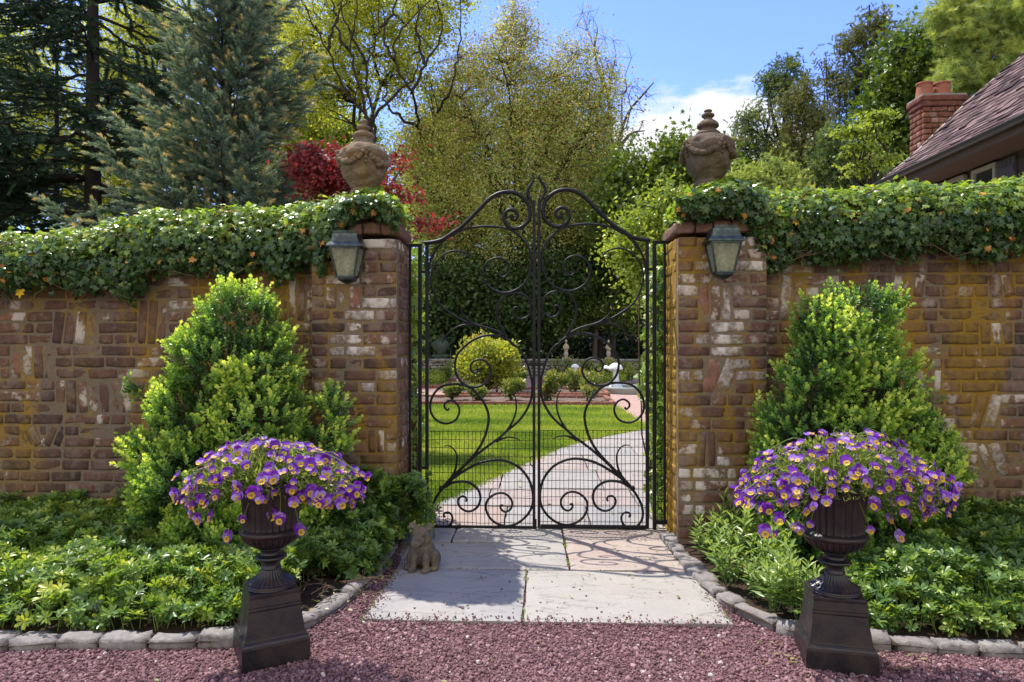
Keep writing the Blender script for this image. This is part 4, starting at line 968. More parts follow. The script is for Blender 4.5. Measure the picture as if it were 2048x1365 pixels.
ivy_band('ivy', '', [(-900, 500, 640), (-300, 490, 625), (0, 474, 612), (60, 472, 606), (120, 466, 600), (170, 458, 586), (215, 447, 575), (270, 436, 592), (330, 428, 566), (390, 420, 556), (450, 418, 552), (520, 420, 550), (590, 420, 552), (640, 412, 560), (672, 406, 562), (690, 400, 520), (705, 398, 462)], Y_WALL - .03, .30, 21000, 101, .16, tL)
ivy_band('ivy', '', [(640, 412, 555), (690, 396, 466), (730, 392, 446), (770, 396, 440), (800, 418, 448)], Y_PIER + .0, .44, 4200, 102, .11, tL, sizes=(.03, .052))
for (a, b, s_) in ((40, 586, .062), (193, 548, .03), (640, 546, .026)):
    yl = MB(); yl.inst(IV_V, IV_F, frames(np.array([(.1, -.2, -1.)]), np.array([(.1, -1, .3)])), at(a, b - 6, Y_WALL - .15)[None], np.array([s_]), np.array([.4])); yl.build('yellow_leaf', M['petal_yellow'], tL)
tR = thing('ivy', 'thick ivy covering the top of the right garden wall and right pillar', 'ivy', (2.8, Y_WALL, 2.1))
ivy_band('ivy', '', [(1480, 395, 440), (1510, 384, 505), (1540, 382, 528), (1600, 381, 530), (1700, 380, 525), (1800, 378, 520), (1900, 375, 524), (1980, 372, 526), (2048, 367, 530), (2400, 356, 540), (3000, 345, 570)], Y_WALL - .03, .34, 25000, 103, .17, tR)
ivy_band('ivy', '', [(1352, 415, 428), (1385, 386, 420), (1420, 374, 440), (1470, 374, 452), (1520, 378, 490)], Y_PIER + .0, .44, 5000, 104, .11, tR, sizes=(.03, .052))
# ivy behind the pillars, seen through the side panels
def ivy_column(label, x0, x1, seed, n, z1=2.0):
    r = np.random.default_rng(seed); t = thing('climbing_ivy', label, 'ivy', ((x0 + x1) / 2, 5.0, 0))
    mb = MB(); u = r.uniform(-1, 1, n); z = r.uniform(.02, z1, n); w = .65 + .7 * vnoise(np.column_stack([z, z * 0, z * 0 + seed]), 3)
    x = (x0 + x1) / 2 + u * (x1 - x0) / 2 * w; y = 5.02 + r.normal(0, .10, n); sx = -np.sign((x0 + x1))
    N_ = norm(r.normal(0, .6, (n, 3)) + (sx * .5, -.6, .4)); D = norm(r.normal(0, .5, (n, 3)) + (0, 0, -.6))
    mb.inst(IV_V, IV_F, frames(D, N_), np.column_stack([x, y, z]), r.uniform(.035, .065, n), np.clip(r.normal(.5, .25, n), 0, 1)); mb.build('foliage', M['ivy_sunlit'], t)
    st = MB()
    for q in range(14):
        zz = np.linspace(0, z1 * r.uniform(.6, 1), 9); st.tube(np.column_stack([r.uniform(x0, x1) + r.normal(0, .015, 9).cumsum(), 5.0 + r.normal(0, .02, 9), zz]), .006, 5)
    st.build('runners', M['vine'], t)
ivy_column('climbing ivy on the garden side of the left pillar, seen past the gate hinge', -1.06, -.86, 111, 1500)
ivy_column('climbing ivy on the garden side of the right pillar, bulging past the gate', .80, 1.10, 112, 2600)

# ------------------------------------------------------------------ boxwoods
def _sprig(seed):
    r = np.random.default_rng(seed); parts = []; z = 0; k = 7
    for i in range(k):
        t = (i + .6) / k; P = np.array((0, t, .03 * math.sin(t * 3)))
        for sd in (-1, 1):
            a = i * 1.3 + (0 if sd < 0 else PI) + r.normal(0, .25); el = .75 - .35 * t
            d = np.array((math.cos(a) * math.sin(el + .25), math.cos(el + .25), math.sin(a) * math.sin(el + .25))); n = np.array((-math.cos(a) * .7, .8, -math.sin(a) * .7)) + r.normal(0, .2, 3)
            parts.append((OV_V, OV_F, fr1(d, n), P, .29 * (1.12 - .35 * t), (t - .62) * .38 + r.normal(0, .05)))
    for a in (0, 2.1, 4.2):
        d = np.array((math.cos(a) * .35, 1, math.sin(a) * .35)); parts.append((OV_V, OV_F, fr1(d, (math.cos(a), .2, math.sin(a))), np.array((0, .97, 0)), .25, .16))
    return compose(parts)
SPR = [_sprig(i) for i in range(4)]
def ellipsoid_pts(c, s, n, r): d = norm(r.normal(size=(n, 3))); return c + d * s, norm(d / s)
def boxwood(label, blobs, Y, seed, base, tall=True):
    r = np.random.default_rng(seed); t = thing('boxwood', label, 'boxwood shrub', (*base, .03))
    B = []
    for (px, py, rx, rz) in blobs:
        k = Y / FPX; yy = Y + r.uniform(-.05, .05); rx = max(rx - 14, rx * .6); rz = max(rz - 12, rz * .6); B.append((at(px, py + 3, yy), np.array((rx * k, min(rx * k * .95, .42), rz * k))))
    mb = MB()
    vol = np.array([s[0] * s[2] + s[0] * s[1] for c, s in B]); 
    P_, N_ = [], []
    for (c, s), a in zip(B, vol):
        p, nn = ellipsoid_pts(c, s, int(a * 7000), r)
        ok = p[:, 2] > .06
        for (c2, s2) in B:
            if c2 is c: continue
            ok &= (np.linalg.norm((p - c2) / s2, axis=1) > .86)
        P_.append(p[ok]); N_.append(nn[ok])
    P_ = np.concatenate(P_); N_ = np.concatenate(N_)
    clump = .6 * vnoise(P_ + seed, 7) + .4 * vnoise(P_ + seed * 2, 15); keep = r.random(len(P_)) < np.clip((clump - .37) * 6.5, .03, 1); P_, N_, clump = P_[keep], N_[keep], clump[keep]
    n = len(P_); D = norm(N_ * .75 + (0, 0, .62) + r.normal(0, .30, (n, 3))); L = r.uniform(.056, .108, n) * (.7 + .6 * clump)
    P0 = P_ - D * (L * .62)[:, None] + N_ * ((clump - .52) * .30)[:, None] + r.normal(0, .012, (n, 3)); w = r.integers(0, 4, n)
    top = np.clip(D[:, 2], 0, 1)
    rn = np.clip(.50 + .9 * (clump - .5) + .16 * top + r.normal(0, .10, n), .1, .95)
    for q in range(4):
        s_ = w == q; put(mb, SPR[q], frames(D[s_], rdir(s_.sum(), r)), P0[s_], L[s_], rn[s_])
    # older leaves further in
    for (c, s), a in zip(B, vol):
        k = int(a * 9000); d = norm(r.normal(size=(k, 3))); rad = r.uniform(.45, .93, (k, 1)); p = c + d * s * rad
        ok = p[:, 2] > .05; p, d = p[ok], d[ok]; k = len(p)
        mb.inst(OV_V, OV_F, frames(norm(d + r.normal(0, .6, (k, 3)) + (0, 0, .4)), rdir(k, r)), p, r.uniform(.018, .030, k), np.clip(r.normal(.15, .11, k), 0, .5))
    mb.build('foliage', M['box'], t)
    st = MB(); b0 = np.array((*base, .02))
    A, Bq, ra, rb = [], [], [], []
    for (c, s) in B:
        for q in range(7):
            e = c + norm(r.normal(size=3)) * s * .8; m0 = b0 + np.array((r.normal(0, .05), r.normal(0, .05), 0)); mid = (m0 * .45 + e * .55) + np.array((0, 0, .1)); 
            Pq = spline(np.array([m0, mid, e]), 4); A.append(Pq[:-1]); Bq.append(Pq[1:]); rr_ = np.linspace(.011, .002, len(Pq)); ra.append(rr_[:-1]); rb.append(rr_[1:])
    st.segs(np.concatenate(A), np.concatenate(Bq), np.concatenate(ra), np.concatenate(rb), 5); st.build('stems', M['bark_brown'], t)
YB = 4.02
boxwood('tall lumpy cone of boxwood left of the gate, behind the left pansy urn', [(478, 640, 92, 72), (440, 720, 98, 80), (520, 735, 74, 90), (395, 690, 50, 40), (405, 830, 105, 90), (520, 840, 100, 100), (345, 780, 40, 30), (272, 776, 28, 10), (662, 808, 42, 50), (676, 850, 34, 42), (630, 890, 62, 60), (330, 900, 75, 60), (275, 880, 36, 26), (420, 950, 140, 90), (560, 960, 130, 95), (350, 1010, 90, 70), (480, 1060, 150, 70), (600, 1040, 80, 60)], YB, 201, at(490, 683, 4.05)[:2])
boxwood('tall cone of boxwood right of the gate, behind the right pansy urn', [(1712, 612, 82, 62), (1630, 640, 48, 46), (1770, 598, 42, 30), (1688, 690, 100, 70), (1630, 750, 80, 62), (1740, 770, 92, 80), (1590, 830, 80, 70), (1690, 850, 105, 80), (1790, 830, 78, 72), (1850, 860, 52, 60), (1870, 930, 66, 66), (1580, 900, 78, 70), (1700, 950, 150, 90), (1830, 980, 90, 80), (1590, 990, 90, 80), (1700, 1070, 170, 70), (1880, 1010, 60, 70)], YB, 202, at(1700, 683, 4.05)[:2])

# ------------------------------------------------------------------ ground cover in the beds
def _rosette(seed, leafV, leafF, nl, el0, el1, tiers):
    r = np.random.default_rng(seed); parts = []
    for tr in range(tiers):
        n = nl - tr; z = 1.0 - tr * .42
        for i in range(n):
            a = i * 2 * PI / n + r.uniform(-.3, .3) + tr; el = r.uniform(el0, el1) - tr * .25
            d = np.array((math.cos(a) * math.cos(el), math.sin(a) * math.cos(el), math.sin(el))); up = np.array((-math.cos(a) * math.sin(el), -math.sin(a) * math.sin(el), math.cos(el))) + r.normal(0, .2, 3)
            parts.append((leafV, leafF, fr1(d, up), np.array((0, 0, z)), r.uniform(.75, 1.15), r.normal(0, .06) - tr * .16))
    return compose(parts)
PACH = [_rosette(i, OB_V, OB_F, 7, .1, .75, 2) for i in range(5)]
def bed_cover(name, label, inside, n, seed, hfun, leaf=(.028, .047), tint=0.0, tpl=PACH, mat='pachy', box=(-4.2, -.8, 2.9, 4.6)):
    r = np.random.default_rng(seed); x = r.uniform(box[0], box[1], n * 5); y = r.uniform(box[2], box[3], n * 5); ok = inside(x, y); x, y = x[ok][:n], y[ok][:n]; n = len(x)
    h = hfun(x, y) * (.70 + .5 * r.random(n)) * (.75 + .5 * vnoise(np.column_stack([x, y, x * 0 + seed]), 4.5)) ; S = r.uniform(*leaf, n); mb = MB()
    N_ = norm(np.array((0, 0, 1.)) + r.normal(0, .24, (n, 3))); w = r.integers(0, len(tpl), n); rn = np.clip(.46 + .38 * (vnoise(np.column_stack([x, y, x * 0 + seed]), 2.3) - .5) + r.normal(0, .17, n) + tint, .08, .97)
    for q in range(len(tpl)):
        s_ = w == q; D = rdir(s_.sum(), r); Mx = frames(D, N_[s_]); put(mb, tpl[q], Mx, np.column_stack([x, y, h - S])[s_], S[s_], rn[s_])
    o = mb.build(name, M[mat]); tag(o, label, 'ground cover', kind='stuff')
    return x, y, h
def yk(x, left): return kerb_y(x, left)
BXL, BXR = at(490, 683, 4.05)[:2], at(1700, 683, 4.05)[:2]
def inL(x, y):
    k = yk(x, True); bare = ((x + .93) / .27) ** 2 + ((y - 3.42) / .36) ** 2 < 1
    return (y > k + .115) & (y < 4.48) & (x < -.66) & ~bare & ~((x > -1.25) & (y < 3.35) & (y < k + .3))
def hL(x, y):
    k = yk(x, True); e = np.clip((y - k - .06) / .26, 0, 1); return .07 + e * .135 + .07 * (vnoise(np.column_stack([x, y, x * 0 + 4]), 2.6) - .5) + .05 * np.clip(y - 3.7, 0, 1)
bed_cover('ground_cover', 'carpet of whorled pachysandra filling the bed left of the gate', inL, 6800, 301, hL, box=(-4.6, -.62, 2.8, 4.5))
def inR(x, y):
    k = yk(x, False); return (y > k + .12) & (y < 4.48) & (x > 1.15) & (x > 1.62 - (3.6 - np.clip(y, 3.0, 3.6)) * .8)
def hR(x, y):
    k = yk(x, False); e = np.clip((y - k - .06) / .28, 0, 1); return .07 + e * .14 + .07 * (vnoise(np.column_stack([x, y, x * 0 + 8]), 2.6) - .5) + .05 * np.clip(y - 3.7, 0, 1)
bed_cover('ground_cover', 'carpet of pachysandra filling the bed right of the gate below the boxwood', inR, 6400, 302, hR, box=(1.1, 4.8, 2.7, 4.5))
# stems/under-leaves darken the gaps: many thin upright stems
for lab, fn, hf, bx, sd in (('thin green stems under the pachysandra of the left bed', inL, hL, (-4.6, -.62, 2.8, 4.5), 5), ('thin green stems under the pachysandra of the right bed', inR, hR, (1.1, 4.8, 2.7, 4.5), 6)):
    r = np.random.default_rng(sd); x = r.uniform(bx[0], bx[1], 9000); y = r.uniform(bx[2], bx[3], 9000); ok = fn(x, y); x, y = x[ok][:3000], y[ok][:3000]; h = hf(x, y)
    mb = MB(); A = np.column_stack([x, y, x * 0 + .02]); Bq = np.column_stack([x + r.normal(0, .03, len(x)), y + r.normal(0, .03, len(x)), h]); mb.segs(A, Bq, .0025, .002, 3); stuff('undergrowth', mb, M['pachy'], lab, 'stems')
# upright lance-leaved plants on the right, one object per plant
def lance_mesh(seed):
    r = np.random.default_rng(seed); mb = MB(); A, Bq = [], []
    for q in range(9):
        a = r.uniform(0, 6.28); lean = r.uniform(.05, .35); H = r.uniform(.16, .30); b0 = np.array((math.cos(a) * .03, math.sin(a) * .03, 0)); tip = b0 + np.array((math.cos(a) * lean * H, math.sin(a) * lean * H, H))
        A.append(b0); Bq.append(tip); k = 13; tt = np.linspace(.25, 1, k); ph = np.arange(k) * 2.4 + r.uniform(0, 6); el = .15 + .75 * tt ** 2
        D = np.column_stack([np.cos(ph) * np.cos(el), np.sin(ph) * np.cos(el), np.sin(el)]); N_ = np.column_stack([-np.cos(ph) * np.sin(el), -np.sin(ph) * np.sin(el), np.cos(el)])
        mb.inst(LN_V, LN_F, frames(D, N_ + r.normal(0, .15, (k, 3))), b0 + (tip - b0) * tt[:, None], r.uniform(.075, .105, k) * (1.1 - .45 * tt), np.clip(.35 + .4 * tt + r.normal(0, .12, k), 0, 1))
    mb.segs(A, Bq, .003, .002, 4); return mb
LM = [lance_mesh(i).mesh('lance_leaf_plant', M['lance']) for i in range(4)]
sp = [(1375, 1075), (1405, 1062), (1440, 1050), (1395, 1105), (1430, 1095), (1470, 1085), (1420, 1135), (1460, 1125), (1500, 1115), (1445, 1165), (1490, 1160), (1530, 1150), (1385, 1048), (1500, 1190), (1545, 1185), (1560, 1215), (1600, 1205), (1530, 1215), (1590, 1240), (1510, 1075), (1550, 1120)]
for i, p in enumerate(sp):
    q = gnd(p[0] + 14, p[1] + 4, .03); o = bpy.data.objects.new('lance_leaf_plant', LM[i % 4]); COL.objects.link(o); o.location = q; o.rotation_euler = (0, 0, i * 1.7); s_ = .8 + .35 * ((i * 37) % 10) / 10 - (.15 if p[1] > 1180 else 0); o.scale = (s_, s_, s_)
    tag(o, 'upright light green plant with narrow leaves beside the right kerb', 'garden plant', 'lance-leaved plants beside the right kerb')
# leafy tufts in shade at the foot of the left pillar
r = np.random.default_rng(77); LT = [_rosette(20 + i, OV_V, OV_F, 8, .1, .9, 3) for i in range(3)]
def inT(x, y): return (y > 3.62) & (y < 4.42) & (x > -1.30) & (x < -.70) & (y > yk(x, True) + .14)
bed_cover('ground_cover', 'mixed leafy ground cover in shade at the foot of the left pillar', inT, 520, 303, lambda x, y: .14 + .28 * np.clip((y - 3.7) / .6, 0, 1) * (.6 + .6 * vnoise(np.column_stack([x, y, x * 0]), 5)), leaf=(.035, .055), tpl=LT, box=(-1.3, -.62, 3.5, 4.45), tint=-.05)
# leaf litter
lit = MB(); r = np.random.default_rng(9)
def litter(n, xr, yr, z, sz=(.012, .034)):
    x = r.uniform(*xr, n); y = r.uniform(*yr, n); lit.inst(OV_V, OV_F, frames(norm(np.column_stack([r.normal(size=(n, 2)), r.normal(0, .15, n)])), norm(np.array((0, 0, 1.)) + r.normal(0, .25, (n, 3)))), np.column_stack([x, y, np.full(n, z)]), r.uniform(*sz, n), r.random(n))
litter(50, (-.8, .85), (3.08, 4.7), .018); litter(60, (.55, .95), (3.5, 4.7), .018, (.01, .022)); litter(30, (-.9, .9), (3.7, 3.8), .016, (.008, .02)); litter(130, (-.9, 2.6), (4.9, 9), .022, (.02, .05)); litter(46, (-2.4, 2.6), (2.3, 3.0), .006, (.012, .03)); litter(30, (.9, 1.6), (2.75, 3.0), .006, (.015, .04)); litter(140, (-1.4, -.8), (3.1, 3.9), .055, (.01, .03))
stuff('leaf_litter', lit, M['dead_leaf'], 'small fallen leaves and seeds scattered over flagstones and gravel', 'leaf litter')
gt = MB(); r2 = np.random.default_rng(19)
def grit(P, n, sd, s0, s1, zz=.008):
    P = np.asarray(P, float); t_ = r2.random(n) * (len(P) - 1); i_ = t_.astype(int).clip(0, len(P) - 2); f_ = (t_ - i_)[:, None]; q = P[i_] * (1 - f_) + P[i_ + 1] * f_ + r2.normal(0, sd, (n, 2)); s_ = r2.uniform(s0, s1, n); w_ = r2.integers(0, len(STN), n)
    for k_, (tv, tf) in enumerate(STN):
        m_ = w_ == k_; gt.inst(tv, tf, frames(rdir(m_.sum(), r2), norm(np.array((0, 0, 1.)) + .4 * r2.normal(size=(m_.sum(), 3)))), np.column_stack([q[m_], np.full(m_.sum(), zz) + s_[m_] * .25]), s_[m_], r2.random(m_.sum()) * .95)
grit([(SL0[0], y0), (SR0[0], y0)], 420, .035, .004, .012); grit([(SL0[0], y0 + .2), (SR0[0], y0 + .2)], 60, .16, .004, .013)
grit([(xa, y0), (xa + .01, y1_)], 160, .005, .003, .007, .0); grit([(SL1[0], y1_), (SR1[0], y1_)], 260, .006, .003, .007, .0); grit([(xb, y1_), (xb - .01, y3_)], 90, .005, .003, .007, .0)
grit([SL0[:2], SL1[:2], (-.88, 4.3)], 500, .03, .004, .011); grit([SR0[:2], SR1[:2], (.93, 4.5)], 500, .03, .004, .011)
stuff('grit', gt, M['gravel'], 'stray gravel chips and grit along the slab joints and edges', 'grit')
ms_ = MB(); n = 900; tt = r2.random(n); ed = [((xa, y0), (xa + .01, y1_)), ((SL1[0], y1_), (SR1[0], y1_)), ((xb, y1_), (xb - .01, y3_)), (tuple(SR0[:2]), tuple(SR1[:2])), (tuple(SL0[:2]), tuple(SL1[:2]))]; Pm_ = np.array([np.array(ed[k % 5][0]) * (1 - tt[k]) + np.array(ed[k % 5][1]) * tt[k] for k in range(n)]); kp_ = vnoise(np.column_stack([Pm_ * 1.0, np.zeros(n)]), 5) > .5; Pm_ = Pm_[kp_] + r2.normal(0, .004, (kp_.sum(), 2)); n = len(Pm_)
ms_.inst(DIA_V, DIA_F, frames(norm(r2.normal(size=(n, 3)) * (1, 1, .3) + (0, 0, .5)), rdir(n, r2)), np.column_stack([Pm_, np.full(n, .004)]), r2.uniform(.006, .014, n), r2.uniform(.2, .7, n)); stuff('moss', ms_, M['pachy'], 'tufts of moss growing in the joints between the front slabs', 'moss')
tw = MB()
for q in range(26):
    a = r.uniform(0, 6.28); L = r.uniform(.06, .2); c = np.array((r.uniform(-1.25, -.85), r.uniform(3.2, 3.75), .07)); P = c + np.column_stack([np.cos(a + np.linspace(-.4, .4, 6)) * np.linspace(0, L, 6), np.sin(a + np.linspace(-.4, .4, 6)) * np.linspace(0, L, 6), .02 * np.sin(np.linspace(0, 3, 6))]); tw.tube(P, .0022, 4)
stuff('twig_litter', tw, M['vine'], 'pale dry twigs lying on the bare soil beside the left kerb', 'twigs')

# ------------------------------------------------------------------ pansies
def petal(mb, c, rx, ry, ang, mi, rn, cup=.10, z=0.0, heart=None):
    n = 11; th = np.linspace(0, 2 * PI, n, endpoint=False); wv = 1 + .05 * np.sin(th * 5 + rn * 9)
    P = np.column_stack([np.cos(th) * rx * wv, np.sin(th) * ry * wv + ry * .55, np.zeros(n)]); P[:, 2] = cup * (P[:, 0] ** 2 + (P[:, 1]) ** 2) / max(rx, ry) - .04 * np.sin(th * 3)
    Rz = rotz(ang); P = P @ Rz.T + c + (0, 0, z); ctr = (np.array((0, ry * .5, -.02)) @ Rz.T + c + (0, 0, z))
    mb.add(np.vstack([P, ctr]), [(i, (i + 1) % n, n) for i in range(n)], rn, mi, True)
def bloom(seed):
    r = np.random.default_rng(seed); mb = MB(); light = r.random() < .22; up = 1 if light else 0; z0 = np.zeros(3)
    for a in (-.42, .42): petal(mb, np.array((math.sin(-a) * .10, .12, 0)), .36, .37, a, up, r.uniform(.1, .9), .10, -.05)
    sidem = 1 if r.random() < .38 else 0
    for a in (-1.45, 1.45): petal(mb, np.array((-math.sin(a) * .07, .02, 0)), .30, .31, a, sidem, r.uniform(.2, .95), .08, .0)
    petal(mb, np.array((0, -.02, 0)), .31, .27, PI, 2, r.random(), .12, .035)
    if r.random() < .45:
        for a in (-.9, .9): petal(mb, np.array((math.sin(a) * .17, -.20, .0)), .15, .2, PI + a * .7, 0, .5, .1, .030)
    for a in (-.35, 0, .35, -1.2, 1.2):
        d = np.array((math.sin(PI + a) * -1, math.cos(PI + a), 0)); mb.add([(.0, -.02, .06), tuple(d * .2 + np.array((-.02 * d[1], .02 * d[0], .075))), tuple(d * .2 + np.array((.02 * d[1], -.02 * d[0], .075)))], [(0, 1, 2)], 0, 3)
    return mb.mesh('flower', [M['petal_purple'], M['petal_lilac'], M['petal_yellow'], M['petal_heart']])
BLOOMS = [bloom(i) for i in range(12)]
def pansies(label, c, z0, px, py, rxp, rzp, seed, droops):
    """mound centred on photo point (px, py)"""
    r = np.random.default_rng(seed); Y = c[1]; k = Y / FPX; ctr = at(px, py, Y); t = thing('pansy_plant', label, 'pansies', (c[0], c[1], z0 + .40))
    root = np.array((c[0], c[1], z0 + .42)); S = np.array((rxp * k, rxp * k * .62, rzp * k))
    mb = MB(); n = 5200; d = norm(r.normal(size=(n, 3))); rad = r.random((n, 1)) ** .4
    p = ctr + d * S * rad * .95 * (1 + .15 * (vnoise(d * 2 + seed, 2)[:, None] - .5)); p[:, 2] -= .06 * (np.abs(p[:, 0] - ctr[0]) / S[0]) ** 2
    ok = (p[:, 2] > ctr[2] - S[2] * np.where((np.abs(p[:, 0] - c[0]) < .15), .30, .72)); p, d = p[ok], d[ok]; n = len(p)
    mb.inst(LN_V, LN_F, frames(norm(d + r.normal(0, .7, (n, 3)) + (0, 0, .5)), rdir(n, r)), p, r.uniform(.020, .038, n), np.clip(.45 + .25 * d[:, 2] + r.normal(0, .2, n), 0, 1)); mb.build('foliage', M['pansy_leaf'], t)
    fl = []; m = 0
    while len(fl) < 100 - len(droops):
        d_ = norm(r.normal(size=3)); 
        if d_[2] < -.55 or (d_[1] > .45 and d_[2] < .3): continue
        if d_[2] > .35 and d_[1] < .1 and r.random() < .30: continue
        q = ctr + d_ * S * r.uniform(.93, 1.16); q[2] -= .07 * (abs(d_[0])) ** 2 
        if abs(q[0] - c[0]) < .14 and q[2] < ctr[2] - S[2] * .42: continue
        if all(np.linalg.norm(q - f) > .026 for f, _ in fl) or m > 900: fl.append((q, d_))
        m += 1
    for (a, b) in droops: q = at(a, b, Y - r.uniform(.05, .2)); fl.append((q, norm(q - ctr)))
    st = MB(); A, Bq, ra, rb = [], [], [], []
    for i, (q, d_) in enumerate(fl):
        b0 = root + (r.normal(0, .05), r.normal(0, .05), .02); mid = (b0 + q) / 2 + (0, 0, .07 + .05 * r.random()); Pq = spline(np.array([b0, mid, q]), 5); A.append(Pq[:-1]); Bq.append(Pq[1:])
        zax = norm(np.array(d_) * (.75, .75, .5) + (0, -.45, .35) + r.normal(0, .33, 3)); upv = norm(np.array((0, 0, 1.)) + r.normal(0, .28, 3)); Yv = norm(upv - upv @ zax * zax); Xv = np.cross(Yv, zax); s_ = r.uniform(.029, .050)
        o = bpy.data.objects.new('flower', BLOOMS[(i * 5 + seed) % 12]); COL.objects.link(o); o.parent = t
        mw = Matrix(np.column_stack([Xv, Yv, zax]).tolist()).to_4x4(); o.rotation_euler = mw.to_euler(); o.location = [float(v) for v in (q - np.array(t.location))]; o.scale = (s_, s_, s_)
    xb = MB(); n = 0
    while n < 210:
        d_ = norm(r.normal(size=3))
        if d_[2] < -.45: continue
        q = ctr + d_ * S * r.uniform(.9, 1.12); q[2] -= .07 * abs(d_[0]) ** 2
        if abs(q[0] - c[0]) < .14 and q[2] < ctr[2] - S[2] * .35: continue
        zax = norm(np.array(d_) + (0, -.3, .3) + r.normal(0, .4, 3)); upv = norm(np.array((0, 0, 1.)) + r.normal(0, .3, 3)); Yv = norm(upv - upv @ zax * zax); Xv = np.cross(Yv, zax); s_ = r.uniform(.024, .044); me = BLOOMS[n % 12]
        V = np.zeros(len(me.vertices) * 3, np.float32); me.vertices.foreach_get('co', V); V = V.reshape(-1, 3) * s_ @ np.stack([Xv, Yv, zax], -1).T + q; b_ = xb.n
        xb.V.append(V); xb.n += len(V); xb.R.append(np.full(len(V), r.uniform(.1, .7)))
        for pgn in me.polygons: xb.F.append((np.array([list(pgn.vertices)]) + b_, pgn.material_index, True))
        n += 1
    ob = xb.build('flowers', [M['petal_purple'], M['petal_lilac'], M['petal_yellow'], M['petal_heart']], t); ob['kind'] = 'stuff'
    st.segs(np.concatenate(A), np.concatenate(Bq), .0016, .0013, 4, .6); st.build('stems', M['pansy_leaf'], t)
    so = MB(); so.lathe([(.001, .008), (.06, .006), (.122, 0)], 24, (c[0], c[1], z0 + .425)); so.build('potting_soil', M['soil'], t)
pansies('mound of purple and yellow pansies spilling from the left iron urn', cA, .2745, 538, 952, 174, 66, 401, [(455, 1075), (545, 1032), (560, 1040), (600, 1062), (485, 1040), (512, 1050), (380, 1030), (360, 985), (735, 955), (395, 1040), (628, 1005), (640, 990), (530, 1000), (610, 1000), (660, 1010), (420, 1035)])
pansies('wider mound of purple and yellow pansies spilling from the right iron urn', cB, .2745, 1688, 955, 186, 82, 402, [(1687, 1052), (1800, 1075), (1530, 1065), (1550, 1070), (1590, 1055), (1742, 1062), (1600, 1062), (1890, 1000), (1850, 1035), (1870, 1020), (1475, 990), (1490, 1010), (1620, 1050), (1780, 1040), (1820, 1040), (1560, 1040)])

# ------------------------------------------------------------------ the garden beyond
def poly_sheet(name, pts, z, mat, kind='structure', fine=None):
    m = MB(); P = [(p[0], p[1], z) for p in pts]; m.add(P, [tuple(range(len(P)))]); return tag(m.build(name, mat), kind=kind)
yB = gnd(1100, 813)[1]       # far edge of the lawn
xr = gnd(1232, 813)[0]; rcorner = gnd(1292, 861)
LAWN = [(p[0], p[1]) for p in PE if p[0] < rcorner[0] + .01] + [(rcorner[0] + .1, rcorner[1] + .1), (xr, yB), (-9, yB), (-9, 5.0), (-1.7, 5.0)]
def brick_floor():
    t = NT('brick_paving'); b = t.n('ShaderNodeTexBrick'); b.inputs['Scale'].default_value = 1; b.inputs['Brick Width'].default_value = .21; b.inputs['Row Height'].default_value = .105; b.inputs['Mortar Size'].default_value = .008
    b.inputs['Color1'].default_value = (.33, .20, .17, 1); b.inputs['Color2'].default_value = (.43, .28, .24, 1); b.inputs['Mortar'].default_value = (.3, .24, .2, 1)
    mp = t.n('ShaderNodeMapping'); mp.inputs['Rotation'].default_value = (0, 0, .75); c = t.n('ShaderNodeTexCoord'); t.l(c.outputs['Object'], mp.inputs['Vector']); t.l(mp.outputs[0], b.inputs['Vector'])
    col = t.mix(t.ramp(t.noise(3, 5), [(.35, 0.), (.7, .5)]), b.outputs['Color'], (.36, .26, .22)); return t.done(t.pbr(col, .9, .1, t.bump(b.outputs['Fac'], -.4, .01)))
M['brick_floor'] = brick_floor()
poly_sheet('brick_path', [(-9, yB - .3), (rcorner[0] - .0, yB - .3), (rcorner[0] + .1, rcorner[1] - .3), (9, rcorner[1] - .3), (9, 26), (-9, 26)], -.004, M['brick_floor'])
poly_sheet('lawn', LAWN, .018, (lambda t: t.done(t.pbr(t.mix(t.noise(2.2, 5), (.06, .105, .014), (.12, .165, .022)), .95, .1)))(NT('lawn_turf')))
def inside_poly(x, y, P):
    P = np.asarray(P); c = np.zeros(len(x), bool); j = len(P) - 1
    for i in range(len(P)):
        xi, yi, xj, yj = *P[i], *P[j]; cr = ((yi > y) != (yj > y)) & (x < (xj - xi) * (y - yi) / (yj - yi + 1e-12) + xi); c ^= cr; j = i
    return c
r = np.random.default_rng(55); gb = MB(); n = 330000
u = r.random(n); y = 1 / (1 / 4.95 + u * (1 / (yB + .02) - 1 / 4.95)); x = r.uniform(-.30, .30, n) * y * (1.15) ; 
x = np.where(y < 6, r.uniform(-2.0, 1.0, n), x); ok = inside_poly(x + r.normal(0, .05, n), y + r.normal(0, .05, n), LAWN); x, y = x[ok], y[ok]; n = len(x)
H = r.uniform(.022, .05, n) * (.8 + .4 * vnoise(np.column_stack([x, y, x * 0]), 1.5)); wv = .0022 + .0007 * y * .45
D = norm(np.array((0, 0, 1.)) + r.normal(0, .42, (n, 3)) * (1, 1, .3)); BV = np.array([(-1, 0, 0), (1, 0, 0), (.5, .55, .05), (0, 1, .16)]);
gb.inst(BV, [(0, 1, 2), (0, 2, 3)], frames(D, rdir(n, r)), np.column_stack([x, y, np.full(n, .014)]), np.column_stack([wv, H, H]), np.clip(r.normal(.5, .2, n) + .8 * (vnoise(np.column_stack([x, y, x * 0]), 1.1) - .5) + .12 * np.sign(np.sin(y * 5.2 + x * .6)) * (y > 6), 0, 1))
stuff('grass', gb, M['grass'], 'bright sunlit mown lawn seen through the gate', 'lawn grass')
